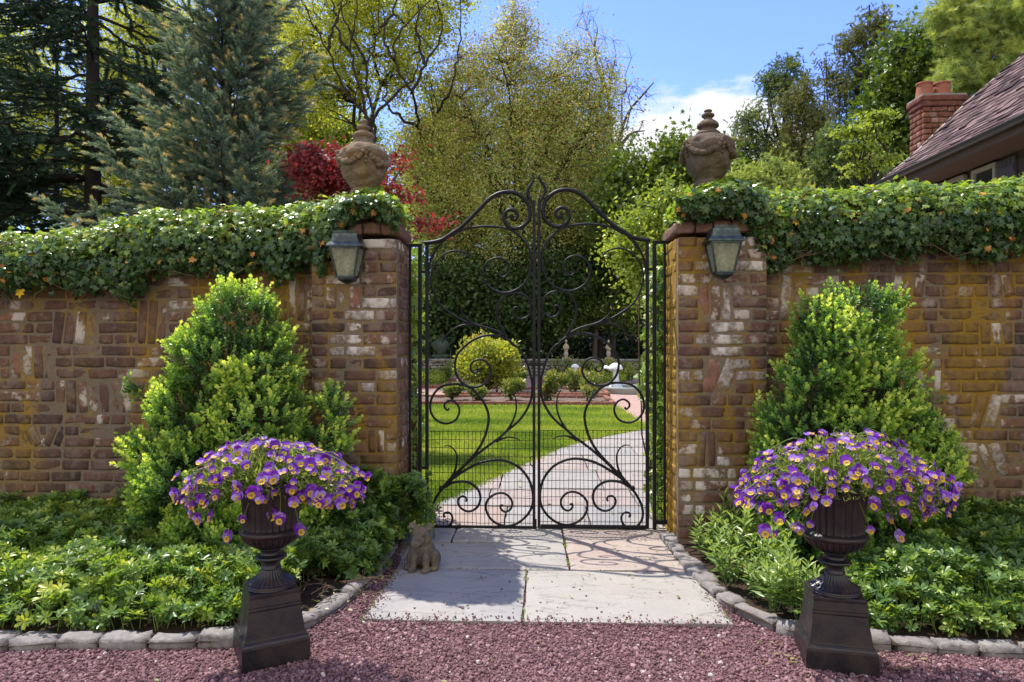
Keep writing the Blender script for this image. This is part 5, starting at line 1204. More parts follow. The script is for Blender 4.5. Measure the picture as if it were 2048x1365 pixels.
# flower beds with brick edging
M['edging'] = plain('edging_brick', (.20, .085, .06), (.32, .16, .12), 8, .9, .15, .6)
def bed(x0, x1, y0, y1):
    clean_strip('bed_soil', M['mulch'], np.column_stack([np.linspace(x0, x1, 40), np.full(40, y0), np.zeros(40)]), np.column_stack([np.linspace(x0, x1, 40), np.full(40, y1), np.zeros(40)]), 14, .06, .03, x0)
    m = MB()
    def run(a, b):
        L = np.hypot(b[0] - a[0], b[1] - a[1]); k = max(1, int(L / .21)); R = rotz(math.atan2(b[1] - a[1], b[0] - a[0]))
        for i in range(k):
            c = np.array(a) + (np.array(b) - a) * (i + .5) / k; rough_block(m, (*c, .035), (L / k - .008, .1, .11), R, rng.random(), amp=.004, rad=.01)
    run((x0, y0), (x1, y0)); run((x0, y1), (x1, y1)); run((x0, y0 + .06), (x0, y1 - .06)); run((x1, y0 + .06), (x1, y1 - .06))
    tag(m.build('brick_edging', M['edging']), kind='structure')
bx1 = gnd(1212, 800)[0]
bed(gnd(842, 812)[0] - 3, bx1, yB + .08, yB + 1.75)
y2 = yB + 2.5; bed(gnd(905, 784)[0], gnd(1200, 780)[0], y2, y2 + 1.9)
y3 = y2 + 3.6; bed(-8, gnd(880, 760)[0] + .6, y3 - 1.0, y3 + 2.4); bed(gnd(1085, 762)[0], gnd(1235, 762)[0], y3, y3 + 2.2); bed(gnd(1345, 770)[0] - .2, 8, y3 - .5, y3 + 2.2)
lg = MB(); r = np.random.default_rng(12)
def low_cover(name, label, x0, x1, y0, y1, h, n, mat, ls, seed, clump=0):
    r = np.random.default_rng(seed); m = MB(); x = r.uniform(x0, x1, n); y = r.uniform(y0, y1, n); z = h * r.random(n) ** .6 * (.5 + vnoise(np.column_stack([x, y, x * 0 + seed]), 1.6))
    m.inst(OV_V, OV_F, frames(norm(r.normal(0, .7, (n, 3)) + (0, 0, .7)), rdir(n, r)), np.column_stack([x, y, z]), r.uniform(ls * .6, ls * 1.2, n), np.clip(r.normal(.55, .22, n), 0, 1)); return stuff(name, m, M[mat], label, 'ground cover')
low_cover('ground_cover', 'bright yellow-green ground cover in the far left garden bed', -6, gnd(880, 760)[0] + .5, y3 - .9, y3 + 2.3, .35, 9000, 'hedge', .09, 61)
low_cover('ground_cover', 'bright yellow-green ground cover in the far middle garden bed', gnd(1095, 762)[0], gnd(1232, 762)[0], y3 + .1, y3 + 2.1, .30, 5000, 'hedge', .09, 62)
low_cover('ground_cover', 'green ground cover behind the white mushroom fountain', gnd(1345, 770)[0] - .1, 5.2, y3 - .4, y3 + 2.1, .30, 3000, 'hedge', .09, 63)
def shrub(name, label, cat, px, pyb, rxp, hp, Y, seed, mat, n, ls, stemmat='bark_brown', group=None, lumps=7, tpl=(OV_V, OV_F)):
    r = np.random.default_rng(seed); k = Y / FPX; b0 = at(px, 683, Y); b0[2] = .03; t = thing(name, label, cat, b0, group); H = hp * k; W = rxp * k
    C = []; 
    for q in range(lumps): a = r.uniform(0, 6.28); rr_ = r.random() ** .5; C.append((b0 + (math.cos(a) * rr_ * W * .62, math.sin(a) * rr_ * W * .62, H * r.uniform(.26, .80)), np.array((W * r.uniform(.26, .46), W * r.uniform(.26, .46), H * r.uniform(.16, .30)))))
    mb = MB(); pc_, dd = [], []
    for c, s_ in C: d = norm(r.normal(size=(n // lumps, 3))); pc_.append(c + d * s_ * r.random((n // lumps, 1)) ** .34 * r.uniform(.8, 1.28, (n // lumps, 1))); dd.append(d)
    p = np.concatenate(pc_); d = np.concatenate(dd); ok = p[:, 2] > .06; p, d = p[ok], d[ok]; m = len(p)
    mb.inst(*tpl, frames(norm(d + r.normal(0, .6, (m, 3)) + (0, 0, .3)), norm(r.normal(0, .7, (m, 3)) + (0, 0, .8))), p, r.uniform(ls * .6, ls * 1.25, m), np.clip(.42 + .25 * d[:, 2] + r.normal(0, .2, m), 0, 1)); mb.build('foliage', M[mat], t)
    st = MB(); A, Bq, ra, rb = [], [], [], []
    for c, s_ in C:
        for q in range(4): e = c + norm(r.normal(size=3)) * s_ * .8; Pq = spline(np.array([b0, (b0 + e) / 2 + (0, 0, H * .1), e]), 3); A.append(Pq[:-1]); Bq.append(Pq[1:]); w = np.linspace(.014, .004, len(Pq)) * Y / 15; ra.append(w[:-1]); rb.append(w[1:])
    st.segs(np.concatenate(A), np.concatenate(Bq), np.concatenate(ra), np.concatenate(rb), 4); st.build('stems', M[stemmat], t)
Yg = y2 + .5
shrub('golden_shrub', 'big rounded golden-yellow shrub in the bed beyond the gate', 'shrub', 972, 800, 74, 122, Yg, 501, 'gold', 7500, .10, lumps=16)
roses = [(905, 92, 30, 38, 0), (958, 92, 26, 34, 0), (1022, 92, 30, 40, 0), (1090, 88, 24, 56, 0), (1174, 90, 34, 62, 0), (1035, 40, 26, 44, 1), (1150, 44, 26, 40, 1), (1112, 50, 24, 46, 1), (1250, 60, 30, 40, 2), (1215, 55, 30, 42, 2), (1180, 50, 26, 40, 2), (885, 50, 26, 36, 2), (1120, 40, 36, 48, 2), (1300, 50, 30, 48, 2)]
RL = ['rose bush before the left brick edge of the nearest bed', 'small rose bush below the golden shrub at its left', 'rose bush below the golden shrub at its right', 'rose bush behind the meeting bars of the gate', 'taller reddish rose bush left of the white mushroom fountain', 'rose bush close beside the golden shrub on its right', 'rose bush in the second bed behind the taller reddish one', 'rose bush in the second bed just right of the gate bars', 'rose bush behind the white mushroom fountain', 'rose bush left of the white mushroom fountain, far bed', 'rose bush by the small far mushroom cap', 'rose bush in the far left bed before the stone wall', 'wide rose bush before the first garden statuette', 'rose bush in front of the low stone wall at far right']
for i, ((px, _, rx, h, row), lab) in enumerate(zip(roses, RL)):
    Yr = (yB + .9, y2 + 1.0, y3 + 1.2)[row]; shrub('rose_bush', lab, 'rose bush', px, 0, rx * 1.15, h * 1.1, Yr, 520 + i, 'rose', 800, .075, group='rose bushes in the garden beds', lumps=5)
# low stone wall with statuettes
Yw = 25.0; zt = wz(719, 1000, Yw)
sw = thing('stone_wall', 'low dry stone wall with flat capstones across the far end of the garden', 'stone wall', (0, Yw, 0)); m = MB(); rr = random.Random(3); z = -.05
while z < zt - .1:
    h = rr.uniform(.09, .15); x = -14
    while x < 14:
        w = rr.uniform(.2, .5); rough_block(m, (x + w / 2, Yw + rr.uniform(-.02, .02), z + h / 2), (w - .015, .3, h - .012), None, rr.random(), amp=.02, rad=.03); x += w
    z += h
m.build('stonework', M['garden_stone'], sw)
m = MB(); x = -14
while x < 14: w = rr.uniform(.5, .9); rough_block(m, (x + w / 2, Yw, zt - .02 + .0), (w - .01, .42, .07), None, rr.random(), amp=.008, rad=.015); x += w
m.build('capstones', M['garden_stone'], sw)
def statuette(px, label, arms):
    c = at(px, 718, Yw); c[2] = zt + .015; k = Yw / FPX; t = thing('statuette', label, 'garden statue', c)
    m = MB(); m.box(c + (0, 0, .03), (.26, .26, .06)); m.build('base', M['statuette'], t)
    H = 40 * k - .06; s = H / .70
    melt('figure', [((0, 0, .06 + .12 * s), (.085 * s, .075 * s, .14 * s), Z3), ((0, 0, .06 + .28 * s), (.075 * s, .065 * s, .13 * s), Z3), ((0, 0, .06 + .42 * s), (.082 * s, .06 * s, .11 * s), Z3), ((0, 0, .06 + .52 * s), (.03 * s, .03 * s, .05 * s), Z3), ((0, -.005, .06 + .61 * s), (.05 * s, .055 * s, .065 * s), Z3),
      ((-.085 * s, -.03, .06 + .40 * s), (.028 * s, .03 * s, .10 * s), (0, .25, 0)), ((.085 * s, -.03, .06 + .40 * s), (.028 * s, .03 * s, .10 * s), (0, -.25, 0)), ((-.03 * s, -.07 * s, .06 + .33 * s), (.075 * s, .03 * s, .03 * s), (0, .3, 0)), ((.04 * s, -.075 * s, .06 + (.35 if arms else .30) * s), (.07 * s, .03 * s, .03 * s), (0, -.4, 0))], M['statuette'], t, .012, 3)
statuette(1132, 'pale stone figure on the far garden wall, nearer the gate centre', True)
statuette(1217, 'pale stone figure on the far garden wall above the mushroom fountain', False)
M['green_urn'] = stone_mat('green_urn', [(.045, .075, .065), (.08, .125, .105), (.13, .18, .15)], 8, .4, .01)
c = at(882, 719, Yw + .35); c[2] = 0; k = (Yw + .35) / FPX; gu = thing('green_urn', 'large dark green urn on a pedestal behind the low stone wall', 'garden urn', c); zz = wz(719, 880, Yw) - .3
m = MB(); m.box(c + (0, 0, zz / 2 + .2), (26 * k, 26 * k, zz + .4)); m.box(c + (0, 0, zz + .43), (32 * k, 32 * k, .06)); m.build('pedestal', M['green_urn'], gu)
m = MB(); m.lathe([(q[0] * k, zz + .46 + q[1] * k) for q in ((0.1, 0), (9, 0), (8, 4), (13, 10), (18, 18), (19, 23), (15, 28), (9, 31), (8, 34), (10, 37), (10, 39), (6, 39), (5, 33))], 32, c); m.build('body', M['green_urn'], gu)
for sx in (-1, 1): m = MB(); m.tube(spline(np.array([c + (sx * 17 * k, 0, zz + .46 + 22 * k), c + (sx * 24 * k, 0, zz + .46 + 28 * k), c + (sx * 20 * k, 0, zz + .46 + 34 * k), c + (sx * 10 * k, 0, zz + .46 + 33 * k)]), 4), .03, 6); m.build('handle', M['green_urn'], gu)
# mushroom fountain
M['white_stone'] = plain('white_painted_stone', (.70, .74, .74), (.82, .85, .84), 10, .7, .3, .4)
M['basin'] = plain('basin_stone', (.20, .22, .20), (.34, .36, .33), 10, .8, .2, .5)
def twater(): t = NT('basin_water'); p = t.n('ShaderNodeBsdfPrincipled'); p.inputs['Base Color'].default_value = (.03, .06, .06, 1); p.inputs['Roughness'].default_value = .06; t.l(t.bump(t.noise(8, 2), .1, .01), p.inputs['Normal']); return t.done(p.outputs[0])
M['water'] = twater()
Yf = gnd(1250, 789)[1] + .6; k = Yf / FPX; fc = at(1258, 683, Yf); fc[2] = 0
fb = thing('fountain_basin', 'low round stone fountain basin on the brick path', 'basin', fc); m = MB(); R_ = 55 * k
m.lathe([(R_ * .98, -.02), (R_, .03), (R_ * 1.02, .10), (R_ * 1.02, .15), (R_ * .96, .165), (R_ * .9, .155), (R_ * .88, .06), (R_ * .87, .03)], 56, fc); m.build('rim', M['basin'], fb)
m = MB(); m.lathe([(.001, .10), (R_ * .88, .10)], 40, fc); m.build('water', M['water'], fb)
mc = at(1231, 683, Yf + .05); mc[2] = .02
ms = thing('mushroom_fountain', 'white sculpted mushroom fountain piece with a twisted stem and two caps', 'fountain figure', mc); hs = wz(736, 1231, Yf)
m = MB(); pr = [(.16, .0), (.19, .05), (.16, .13), (.10, .22), (.078, hs * .5), (.07, hs * .75), (.078, hs - .10), (.05, hs - .02)]
m.lathe(spline(np.column_stack([pr, np.zeros(len(pr))]), 4)[:, :2], 40, mc, mod=lambda th, i, p: 1 + .13 * np.sin(3 * th + p[:, 1][:, None] * 5.0)); m.build('stem', M['white_stone'], ms)
def cap(mx, nm='cap', parent=None, s=1.0, c=None):
    m = MB(); p = [(.03, -.02), (.13, -.05), (.165, -.06), (.175, -.045), (.155, .01), (.10, .065), (.045, .092), (.001, .098)]
    m.lathe(np.array(spline(np.column_stack([np.array(p) * s, np.zeros(8)]), 4)[:, :2]), 32, c); return m.build(nm, M['white_stone'], parent)
cap(0, 'cap', ms, 1.05, mc + (0, 0, hs)); cap(0, 'cap', ms, .52, mc + (-.235, .03, hs - .015))
m = MB(); m.tube(spline(np.array([mc + (-.05, 0, hs * .84), mc + (-.14, .02, hs * .88), mc + (-.235, .03, hs - .02)]), 4), [.022] * 9, 10); m.build('side_stem', M['white_stone'], ms)
c = gnd(1150, 752); c = at(1150, 683, y3 + .4); c[2] = .02; m2 = thing('stone_mushroom', 'small white stone mushroom further back among the far rose beds', 'garden ornament', c); hs2 = wz(734, 1150, y3 + .4)
m = MB(); m.lathe([(.09, 0), (.07, .2), (.06, hs2)], 20, c); m.build('stem', M['white_stone'], m2); cap(0, 'cap', m2, .7, c + (0, 0, hs2))
# ------------------------------------------------------------------ trees
def bez(a, b, c, n=6): t = np.linspace(0, 1, n)[:, None]; return a * (1 - t) ** 2 + 2 * b * t * (1 - t) + c * t ** 2
class SEG:
    def __init__(s): s.A, s.B, s.a, s.b = [], [], [], []
    def path(s, P, r0, r1): w = np.linspace(r0, r1, len(P)); s.A.append(P[:-1]); s.B.append(P[1:]); s.a.append(w[:-1]); s.b.append(w[1:])
    def into(s, mb, n): mb.segs(np.concatenate(s.A), np.concatenate(s.B), np.concatenate(s.a), np.concatenate(s.b), n)
def broadleaf(label, trunk_px, Y, blobs, seed, leaf, barkm, ncl, nleaf, ls, csize, r0=.18, limbs=7, tpl=(DIA_V, DIA_F), group=None, name='deciduous_tree', fork=None, traced=(), flat=1.0, depth=.8, twig=.010, tint=0.0, cat='tree', leaf2=None, mix2=0.0, nbias=.6):
    r = np.random.default_rng(seed); b0 = at(trunk_px, 683, Y); b0[2] = -.05
    t = thing(name, label, cat, (b0[0], b0[1], 0), group); k = Y / FPX
    C = []; wts = np.array([b[2] * b[3] for b in blobs], float); wts /= wts.sum()
    for i in r.choice(len(blobs), ncl, p=wts):
        px, py, rx, rz = blobs[i]; d = norm(r.normal(size=3)) * r.random() ** .42; c = at(px, py, Y); C.append(c + d * np.array((rx * k, rx * k * depth, rz * k)))
    C = np.array(C); C[:, 2] = np.maximum(C[:, 2], .25)
    lo, hi = C[:, 2].min(), C[:, 2].max(); cx = C.mean(0)
    fz = fork if fork is not None else max(.5, min(lo + (hi - lo) * .12, hi * .4))
    f0 = np.array((b0[0] * .8 + cx[0] * .2, b0[1] * .8 + cx[1] * .2, fz)); sg = SEG(); tr = spline(np.array([b0, (b0 + f0) / 2 + r.normal(0, r0 * .4, 3) * (1, 1, 0), f0]), 5); sg.path(tr, r0 * 1.15, r0 * .8)
    nodes = [f0]; nr = [r0 * .7]
    for pts in traced:
        P = spline(np.array([at(*q[:2], Y + (q[2] if len(q) > 2 else 0)) for q in pts]), 5); P += r.normal(0, .01 * k * 10, P.shape); big = len(traced) > 9; w0 = r0 * (.42 if big else .62); P += (np.sin(np.linspace(0, 14, len(P)))[:, None] * r.normal(0, .035, 3) + r.normal(0, .04, P.shape)) * (1 if big else 0); sg.path(P, w0, w0 * .22); nodes += list(P); nr += list(np.linspace(w0, w0 * .22, len(P)))
    order = C[np.argsort(-np.linalg.norm(C - f0, axis=1))]; sel = []
    for c in order:
        if len(sel) >= limbs: break
        if all(np.linalg.norm((c - q)) > (hi - lo) * .22 for q in sel): sel.append(c)
    for c in sel:
        mid = f0 * .45 + c * .55 + np.array((-(c - f0)[0] * .18, -(c - f0)[1] * .18, (c - f0)[2] * .18)); P = bez(f0, mid, c, 10); P[1:-1] += r.normal(0, .02 * np.linalg.norm(c - f0), (8, 3)); rr_ = r0 * r.uniform(.35, .55); sg.path(P, rr_, twig); nodes += list(P[1:]); nr += list(np.linspace(rr_, twig, 10)[1:])
    nodes = np.array(nodes); nr = np.array(nr); tips = []
    for c in C:
        d = np.linalg.norm(nodes - c, axis=1) + np.where(nodes[:, 2] > c[2] + .2, 1.5, 0); i = d.argmin(); a = nodes[i]; L = np.linalg.norm(c - a)
        if L > .05:
            P = bez(a, (a + c) / 2 + np.array((0, 0, .12 * L)) + r.normal(0, .1 * L, 3), c, 5); sg.path(P, min(nr[i] * .7, .012 + .016 * L), twig * .8)
        for q in range(5): e = c + r.normal(0, csize * .75, 3) * (1, 1, flat); sg.path(np.array([c, (c + e) / 2 + (0, 0, .05 * csize), e]), twig * .7, twig * .35)
    bk = MB(); sg.into(bk, 5); bk.build('trunk', M[barkm], t)
    n = ncl * nleaf; ci = np.repeat(np.arange(ncl), nleaf); sc = csize * r.uniform(.65, 1.3, ncl)
    p = C[ci] + r.normal(0, 1, (n, 3)) * sc[ci][:, None] * (1, 1, flat); p[:, 2] = np.maximum(p[:, 2], .1)
    D = norm(r.normal(0, 1, (n, 3)) + (0, 0, -.25)); N_ = norm(r.normal(0, 1, (n, 3)) * (1, 1, .6) + (0, 0, nbias)); cl = r.normal(0, .14, ncl)
    rn = np.clip(.48 + tint + cl[ci] + r.normal(0, .17, n), 0, 1); mb = MB(); sz = r.uniform(ls * .6, ls * 1.3, n)
    if leaf2:
        sec = r.random(n) < np.clip(mix2 * ((p[:, 2] - lo) / (hi - lo + 1e-6)) ** 1.2 * 2, 0, .92)
        mb.inst(*tpl, frames(D, N_)[~sec], p[~sec], sz[~sec], rn[~sec], 0); mb.inst(*tpl, frames(D, N_)[sec], p[sec], sz[sec], rn[sec], 1); mb.build('crown', [M[leaf], M[leaf2]], t)
    else:
        mb.inst(*tpl, frames(D, N_), p, sz, rn); mb.build('crown', M[leaf], t)
    return t

# ---- needle sprays
def _brush(seed, n=54, L=.20, w=.011, side=False):
    r = np.random.default_rng(seed); V, F = [], []
    for i in range(n):
        tt = (i + r.random()) / n; a = (PI * (i % 2) + r.normal(0, .35)) if side else r.uniform(0, 2 * PI); el = r.uniform(.75, 1.1) * (1 - .45 * tt); l = L * r.uniform(.8, 1.1) * (1 - .3 * tt)
        d = np.array((math.cos(a) * math.sin(el), math.cos(el), math.sin(a) * math.sin(el))); s_ = np.cross(d, r.normal(size=3)); s_ /= np.linalg.norm(s_); b = np.array((0, tt, 0)); k = len(V)
        V += [b - s_ * w, b + s_ * w, b + d * l]; F.append((k, k + 1, k + 2))
    return np.array(V), F
BR_SPRUCE = [_brush(i, 84, .30, .026) for i in range(3)]; BR_FLAT = [_brush(10 + i, 46, .32, .034, True) for i in range(3)]; BR_PINE = [_brush(20 + i, 60, .75, .018) for i in range(3)]; BR_CED = [_brush(30 + i, 34, .42, .045) for i in range(3)]
def conifer(label, px, Y, H, zlow, rmax, seed, mat, barkm, whorl_dz, per, brushes, blen, r0, droop=0.0, upturn=.0, sparse=1.0, power=1.0, twig_gap=.11, hang=0.0, name='conifer', group=None, twr=.007, lean=0.0, tipglow=0.0, clump=1.0):
    r = np.random.default_rng(seed); b0 = at(px, 683, Y); b0[2] = -.05; t = thing(name, label, 'tree', (b0[0], b0[1], 0), group); sg = SEG()
    tz = np.linspace(0, H, 14); T = np.column_stack([b0[0] + lean * tz + r.normal(0, r0 * .12, 14).cumsum() * .3, np.full(14, b0[1]), tz - .05]); tk = SEG(); tk.path(T, r0, .015)
    p_, d_, n_, l_, g_ = [], [], [], [], []
    z = zlow
    while z < H - .12:
        f = (H - z) / (H - zlow); R = rmax * f ** power
        for q in range(per):
            if r.random() > sparse: continue
            a = r.uniform(0, 2 * PI); L = max(.12, R * r.uniform(.72, 1.08)); zz = z + r.uniform(-.5, .5) * whorl_dz; base = np.array((np.interp(zz, tz, T[:, 0]), b0[1], zz)); o = np.array((math.cos(a), math.sin(a), 0)); ns = max(4, int(L / .16)); s_ = np.linspace(0, 1, ns)
            P = base + o * (L * s_)[:, None]; P[:, 2] += L * (.25 * (1 - droop) * s_ - droop * s_ * (1.1 - .4 * s_) + upturn * s_ ** 2.5) ; P[1:] += r.normal(0, .012 * L, (ns - 1, 3)); sg.path(P, max(twr * 1.2, .012 * L + .006), twr * .6)
            # side twigs
            m = max(3, int(L / twig_gap)); side = np.array((-o[1], o[0], 0))
            for j in range(m):
                u = (j + .6) / m
                if u < (.06 if tipglow else .16): continue
                c = np.array([np.interp(u, s_, P[:, x]) for x in range(3)]); tl = min(L * .52, (.12 + L * .48 * (1 - u)) * r.uniform(.7, 1.15))
                for sd in (-1, 1):
                    d = norm(o * (r.uniform(.7, 1.0) + .25 * tipglow) + side * sd * (r.uniform(.6, 1.0) - .12 * tipglow) + np.array((0, 0, r.normal(.05 + .22 * tipglow, .18) - hang))); e = c + d * tl; sg.path(np.array([c, e]), twr * .8, twr * .4)
                    kk = max(1, int(round(tl / (blen * .62))))
                    for h in range(kk): u2 = h / kk; p_.append(c + d * tl * u2); d_.append(norm(d + np.array((0, 0, -hang * u2)) + r.normal(0, .13, 3))); n_.append((0, 0, 1.)); l_.append(blen * r.uniform(.75, 1.15)); g_.append(u2 + .25 * u)
            p_.append(P[-2]); d_.append(norm(P[-1] - P[-2])); n_.append((0, 0, 1.)); l_.append(blen * 1.1); g_.append(1.15)
        z += whorl_dz * r.uniform(.8, 1.2)
    for q in range(6): p_.append(T[-1] - (0, 0, q * .09)); d_.append((0, 0, 1.)); n_.append((1., 0, 0)); l_.append(blen); g_.append(.9)
    p_, d_, n_, l_, g_ = map(np.array, (p_, d_, n_, l_, g_)); mb = MB(); w = r.integers(0, len(brushes), len(p_)); rn = np.clip(.26 + .26 * g_ * tipglow + r.normal(0, .15, len(p_)) + .15 * (1 - tipglow), 0, 1)
    for q, (V, F) in enumerate(brushes):
        s_ = w == q; tr = np.where(V[:, 1] > .82, .42, V[:, 1] * .10) * tipglow; mb.inst(V, F, frames(d_[s_], n_[s_] + r.normal(0, .3, (s_.sum(), 3))), p_[s_], l_[s_], rn[s_], 0, False, tr)
    mb.build('crown', M[mat], t); bk = MB(); tk.into(bk, 9); bk.build('trunk', M[barkm], t); bb = MB(); sg.into(bb, 4); bb.build('branches', M[barkm], t)
    print(label, len(p_)); return t

# nearer trees on the left
conifer('tall dark drooping hemlock with a thick trunk at the far left', 185, 15, 15.5, 1.6, 4.8, 601, 'hemlock', 'bark_dark', .42, 5, BR_FLAT, .42, .24, droop=.34, upturn=.12, hang=.35, twig_gap=.27, name='hemlock', power=.55, twr=.009, sparse=.72)
conifer('slim dark conifer trunk standing left of the thick hemlock trunk', 113, 18, 11, 2.2, 2.4, 602, 'hemlock', 'bark_dark', .5, 4, BR_FLAT, .45, .13, droop=.32, upturn=.1, hang=.3, twig_gap=.27, name='hemlock', power=.5, sparse=.75)
conifer('dark hemlock cut by the left edge of the photo', -150, 15, 14, 1.2, 3.6, 603, 'hemlock', 'bark_dark', .42, 5, BR_FLAT, .46, .2, droop=.32, upturn=.1, hang=.3, twig_gap=.27, name='hemlock', power=.6, sparse=.9)
conifer('blue-green spruce with tan branch tips rising behind the left wall', 455, 10.2, 8.3, .5, 2.45, 604, 'spruce', 'bark_brown', 0.40, 7, BR_SPRUCE, .28, .12, droop=-.02, upturn=.34, twig_gap=.12, name='blue_spruce', power=.82, tipglow=1.0, twr=.005)
# Japanese maple
broadleaf('crimson Japanese maple behind the left pillar urn', 735, 8.6, [(650, 318, 52, 22), (625, 340, 36, 20), (665, 365, 50, 40), (690, 390, 60, 40), (640, 335, 50, 24), (785, 325, 36, 20), (780, 385, 34, 26), (850, 440, 22, 16)], 611, 'maple', 'bark_grey', 120, 55, .055, .15, .09, 7, (ML_V, ML_F), name='japanese_maple', flat=.4, fork=1.2, twig=.004, nbias=1.2)
# limb-showing tree and yellow-green trees behind
broadleaf('tall yellow-green spring tree with bare dark sinuous limbs, left of centre', 745, 26, [(660, 50, 90, 70), (770, 70, 100, 90), (720, 150, 120, 80), (640, 170, 60, 70), (850, 40, 80, 60), (860, 130, 50, 60), (600, 90, 50, 80), (690, -60, 200, 70), (900, -30, 60, 60)], 621, 'locust', 'bark_dark', 330, 110, .13, .34, .15, 4, fork=8.6, name='spring_tree', twig=.014,
  traced=[[(748, 290, -2), (735, 235, -2), (690, 180, -2), (655, 100, -2.4), (612, 20, -2.6), (590, -60, -2.6)], [(742, 262, -2), (722, 190, -2.2), (700, 100, -2.2), (712, 30, -2), (700, -50, -2)], [(750, 290, -2), (745, 220, -1.6), (730, 130, -1.6), (760, 60, -1.5), (748, -40, -1.5)],
   [(842, 300, 1.6), (838, 255, .6), (822, 185, -1.5), (790, 120, -1.8), (800, 60, -1.8), (860, 0, -1.8), (880, -60, -1.8)], [(822, 185, -1.5), (850, 130, -1.4), (885, 60, -1.4), (870, -20, -1.4)], [(858, 300, 1.6), (868, 240, .6), (898, 190, -1.5), (910, 120, -1.5), (925, 50, -1.5), (915, -40, -1.5)], [(738, 240, -2), (790, 190, -2), (830, 150, -2), (840, 100, -2)], [(690, 180, -2), (640, 165, -2.2), (615, 130, -2.2), (600, 80, -2.2)],
   [(700, 100, -2.2), (672, 60, -2.2), (668, 10, -2.2), (650, -40, -2.2)], [(655, 100, -2.4), (668, 50, -2.4), (700, -10, -2.4)], [(730, 130, -1.6), (708, 80, -1.8), (690, 40, -1.8), (684, -20, -1.8)], [(760, 60, -1.5), (785, 20, -1.5), (800, -40, -1.5)], [(790, 120, -1.8), (770, 80, -1.8), (765, 20, -1.8)], [(838, 255, .6), (795, 230, -1.7), (770, 190, -1.7), (776, 140, -1.7)], [(850, 130, -1.4), (835, 70, -1.4), (840, 10, -1.4)]])
bgL = [('yellow-green tree in the background behind the hemlock trunk', 60, 30, [(60, 250, 130, 130), (-40, 330, 120, 110), (120, 380, 120, 90), (20, 120, 120, 100)]), ('yellow-green tree in the background between hemlock and spruce', 270, 31, [(270, 120, 110, 110), (300, 250, 100, 110), (230, 360, 110, 90), (330, 30, 90, 70)]), ('yellow-green tree in the background right behind the spruce top', 560, 32, [(570, 130, 60, 100), (540, 40, 60, 60), (600, 230, 70, 90), (500, 270, 90, 100), (620, 330, 80, 70)]), ('pale green tree at the back left of the left pillar urn', 665, 34, [(650, 290, 80, 60), (700, 330, 70, 60), (600, 380, 100, 60), (720, 270, 40, 40)])]
for i, (lab, px, Y, bl) in enumerate(bgL): broadleaf(lab, px, Y, bl, 631 + i, 'locust' if i != 3 else 'hedge', 'bark_dark', 230, 190, .135, .60, .2, 6, group='yellow-green trees at the back left', name='spring_tree', tint=-.02)
# the big tan tree in the centre
broadleaf('large fine-leaved tree with tan and olive new leaves above the gate', 1045, 27, [(1025, 110, 85, 70), (1000, 200, 130, 90), (1110, 220, 110, 100), (940, 290, 120, 80), (1060, 320, 150, 90), (1180, 320, 62, 110), (880, 370, 90, 60), (1000, 410, 170, 80), (1150, 430, 90, 80), (1205, 250, 40, 60), (900, 460, 90, 60), (1040, 490, 140, 60), (1030, 45, 55, 50), (830, 300, 50, 60), (960, 530, 90, 60), (930, 150, 60, 60), (1150, 140, 55, 60), (890, 225, 60, 60), (1205, 200, 40, 60)], 641, 'tan_leaf', 'bark_dark', 1080, 125, .094, .36, .22, 16, fork=3.0, name='fine_leaved_tree', leaf2='bronze_leaf', mix2=.13, twig=.010, nbias=.3)
broadleaf('almost bare tree with thin twigs reaching out right of the tan tree', 1225, 30, [(1270, 190, 40, 40), (1225, 130, 40, 60), (1265, 260, 30, 26), (1180, 70, 40, 50), (1215, 220, 40, 80)], 642, 'bronze_leaf', 'bark_grey', 60, 5, .12, .42, .16, 7, name='bare_tree', twig=.013, traced=[[(1228, 400), (1235, 300), (1255, 230), (1290, 185), (1308, 165)], [(1235, 300), (1262, 268), (1290, 262)], [(1230, 330), (1218, 200), (1232, 110)], [(1218, 200), (1190, 110), (1195, 60)]])
for i, (lab, px, bl, mt) in enumerate((('yellow-green tree behind the tan tree at its left', 880, [(860, 330, 70, 90), (900, 260, 60, 60), (930, 400, 80, 80), (820, 420, 60, 60)], 'locust'), ('green tree behind the tan tree at its right', 1140, [(1120, 330, 80, 90), (1180, 380, 70, 90), (1060, 260, 70, 60), (1040, 400, 80, 80), (1230, 430, 40, 60)], 'hedge'))):
    broadleaf(lab, px, 35, bl, 645 + i, mt, 'bark_grey', 190, 110, .20, .7, .2, 7, group='trees behind the tan tree', name='spring_tree', tint=-.15)
# shade trees through the gate
dk = [('deep shade tree behind the left gate leaf', 930, 26.3, [(900, 590, 100, 60), (960, 620, 110, 55), (880, 650, 70, 40), (980, 570, 60, 40)], 'dark_leaf'), ('deep shade tree behind the gate meeting bars', 1060, 26.2, [(1050, 610, 90, 60), (1090, 560, 80, 50), (1030, 650, 90, 36)], 'dark_leaf'), ('deep shade tree behind the right gate leaf', 1200, 28, [(1200, 500, 100, 70), (1250, 560, 70, 80), (1180, 590, 80, 60)], 'dark_leaf')]
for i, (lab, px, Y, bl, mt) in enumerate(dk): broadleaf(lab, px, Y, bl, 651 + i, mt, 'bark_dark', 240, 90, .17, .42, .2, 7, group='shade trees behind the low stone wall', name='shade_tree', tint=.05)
broadleaf('mid green dogwood with layered boughs seen through the right gate leaf', 1190, 26.6, [(1130, 640, 70, 28), (1200, 615, 90, 34), (1255, 580, 50, 40), (1180, 570, 60, 26), (1235, 640, 70, 24), (1110, 665, 50, 16), (1275, 540, 40, 40)], 661, 'mid_leaf', 'bark_grey', 170, 66, .12, .30, .11, 7, name='dogwood', flat=.4, nbias=1.2, tint=.06)
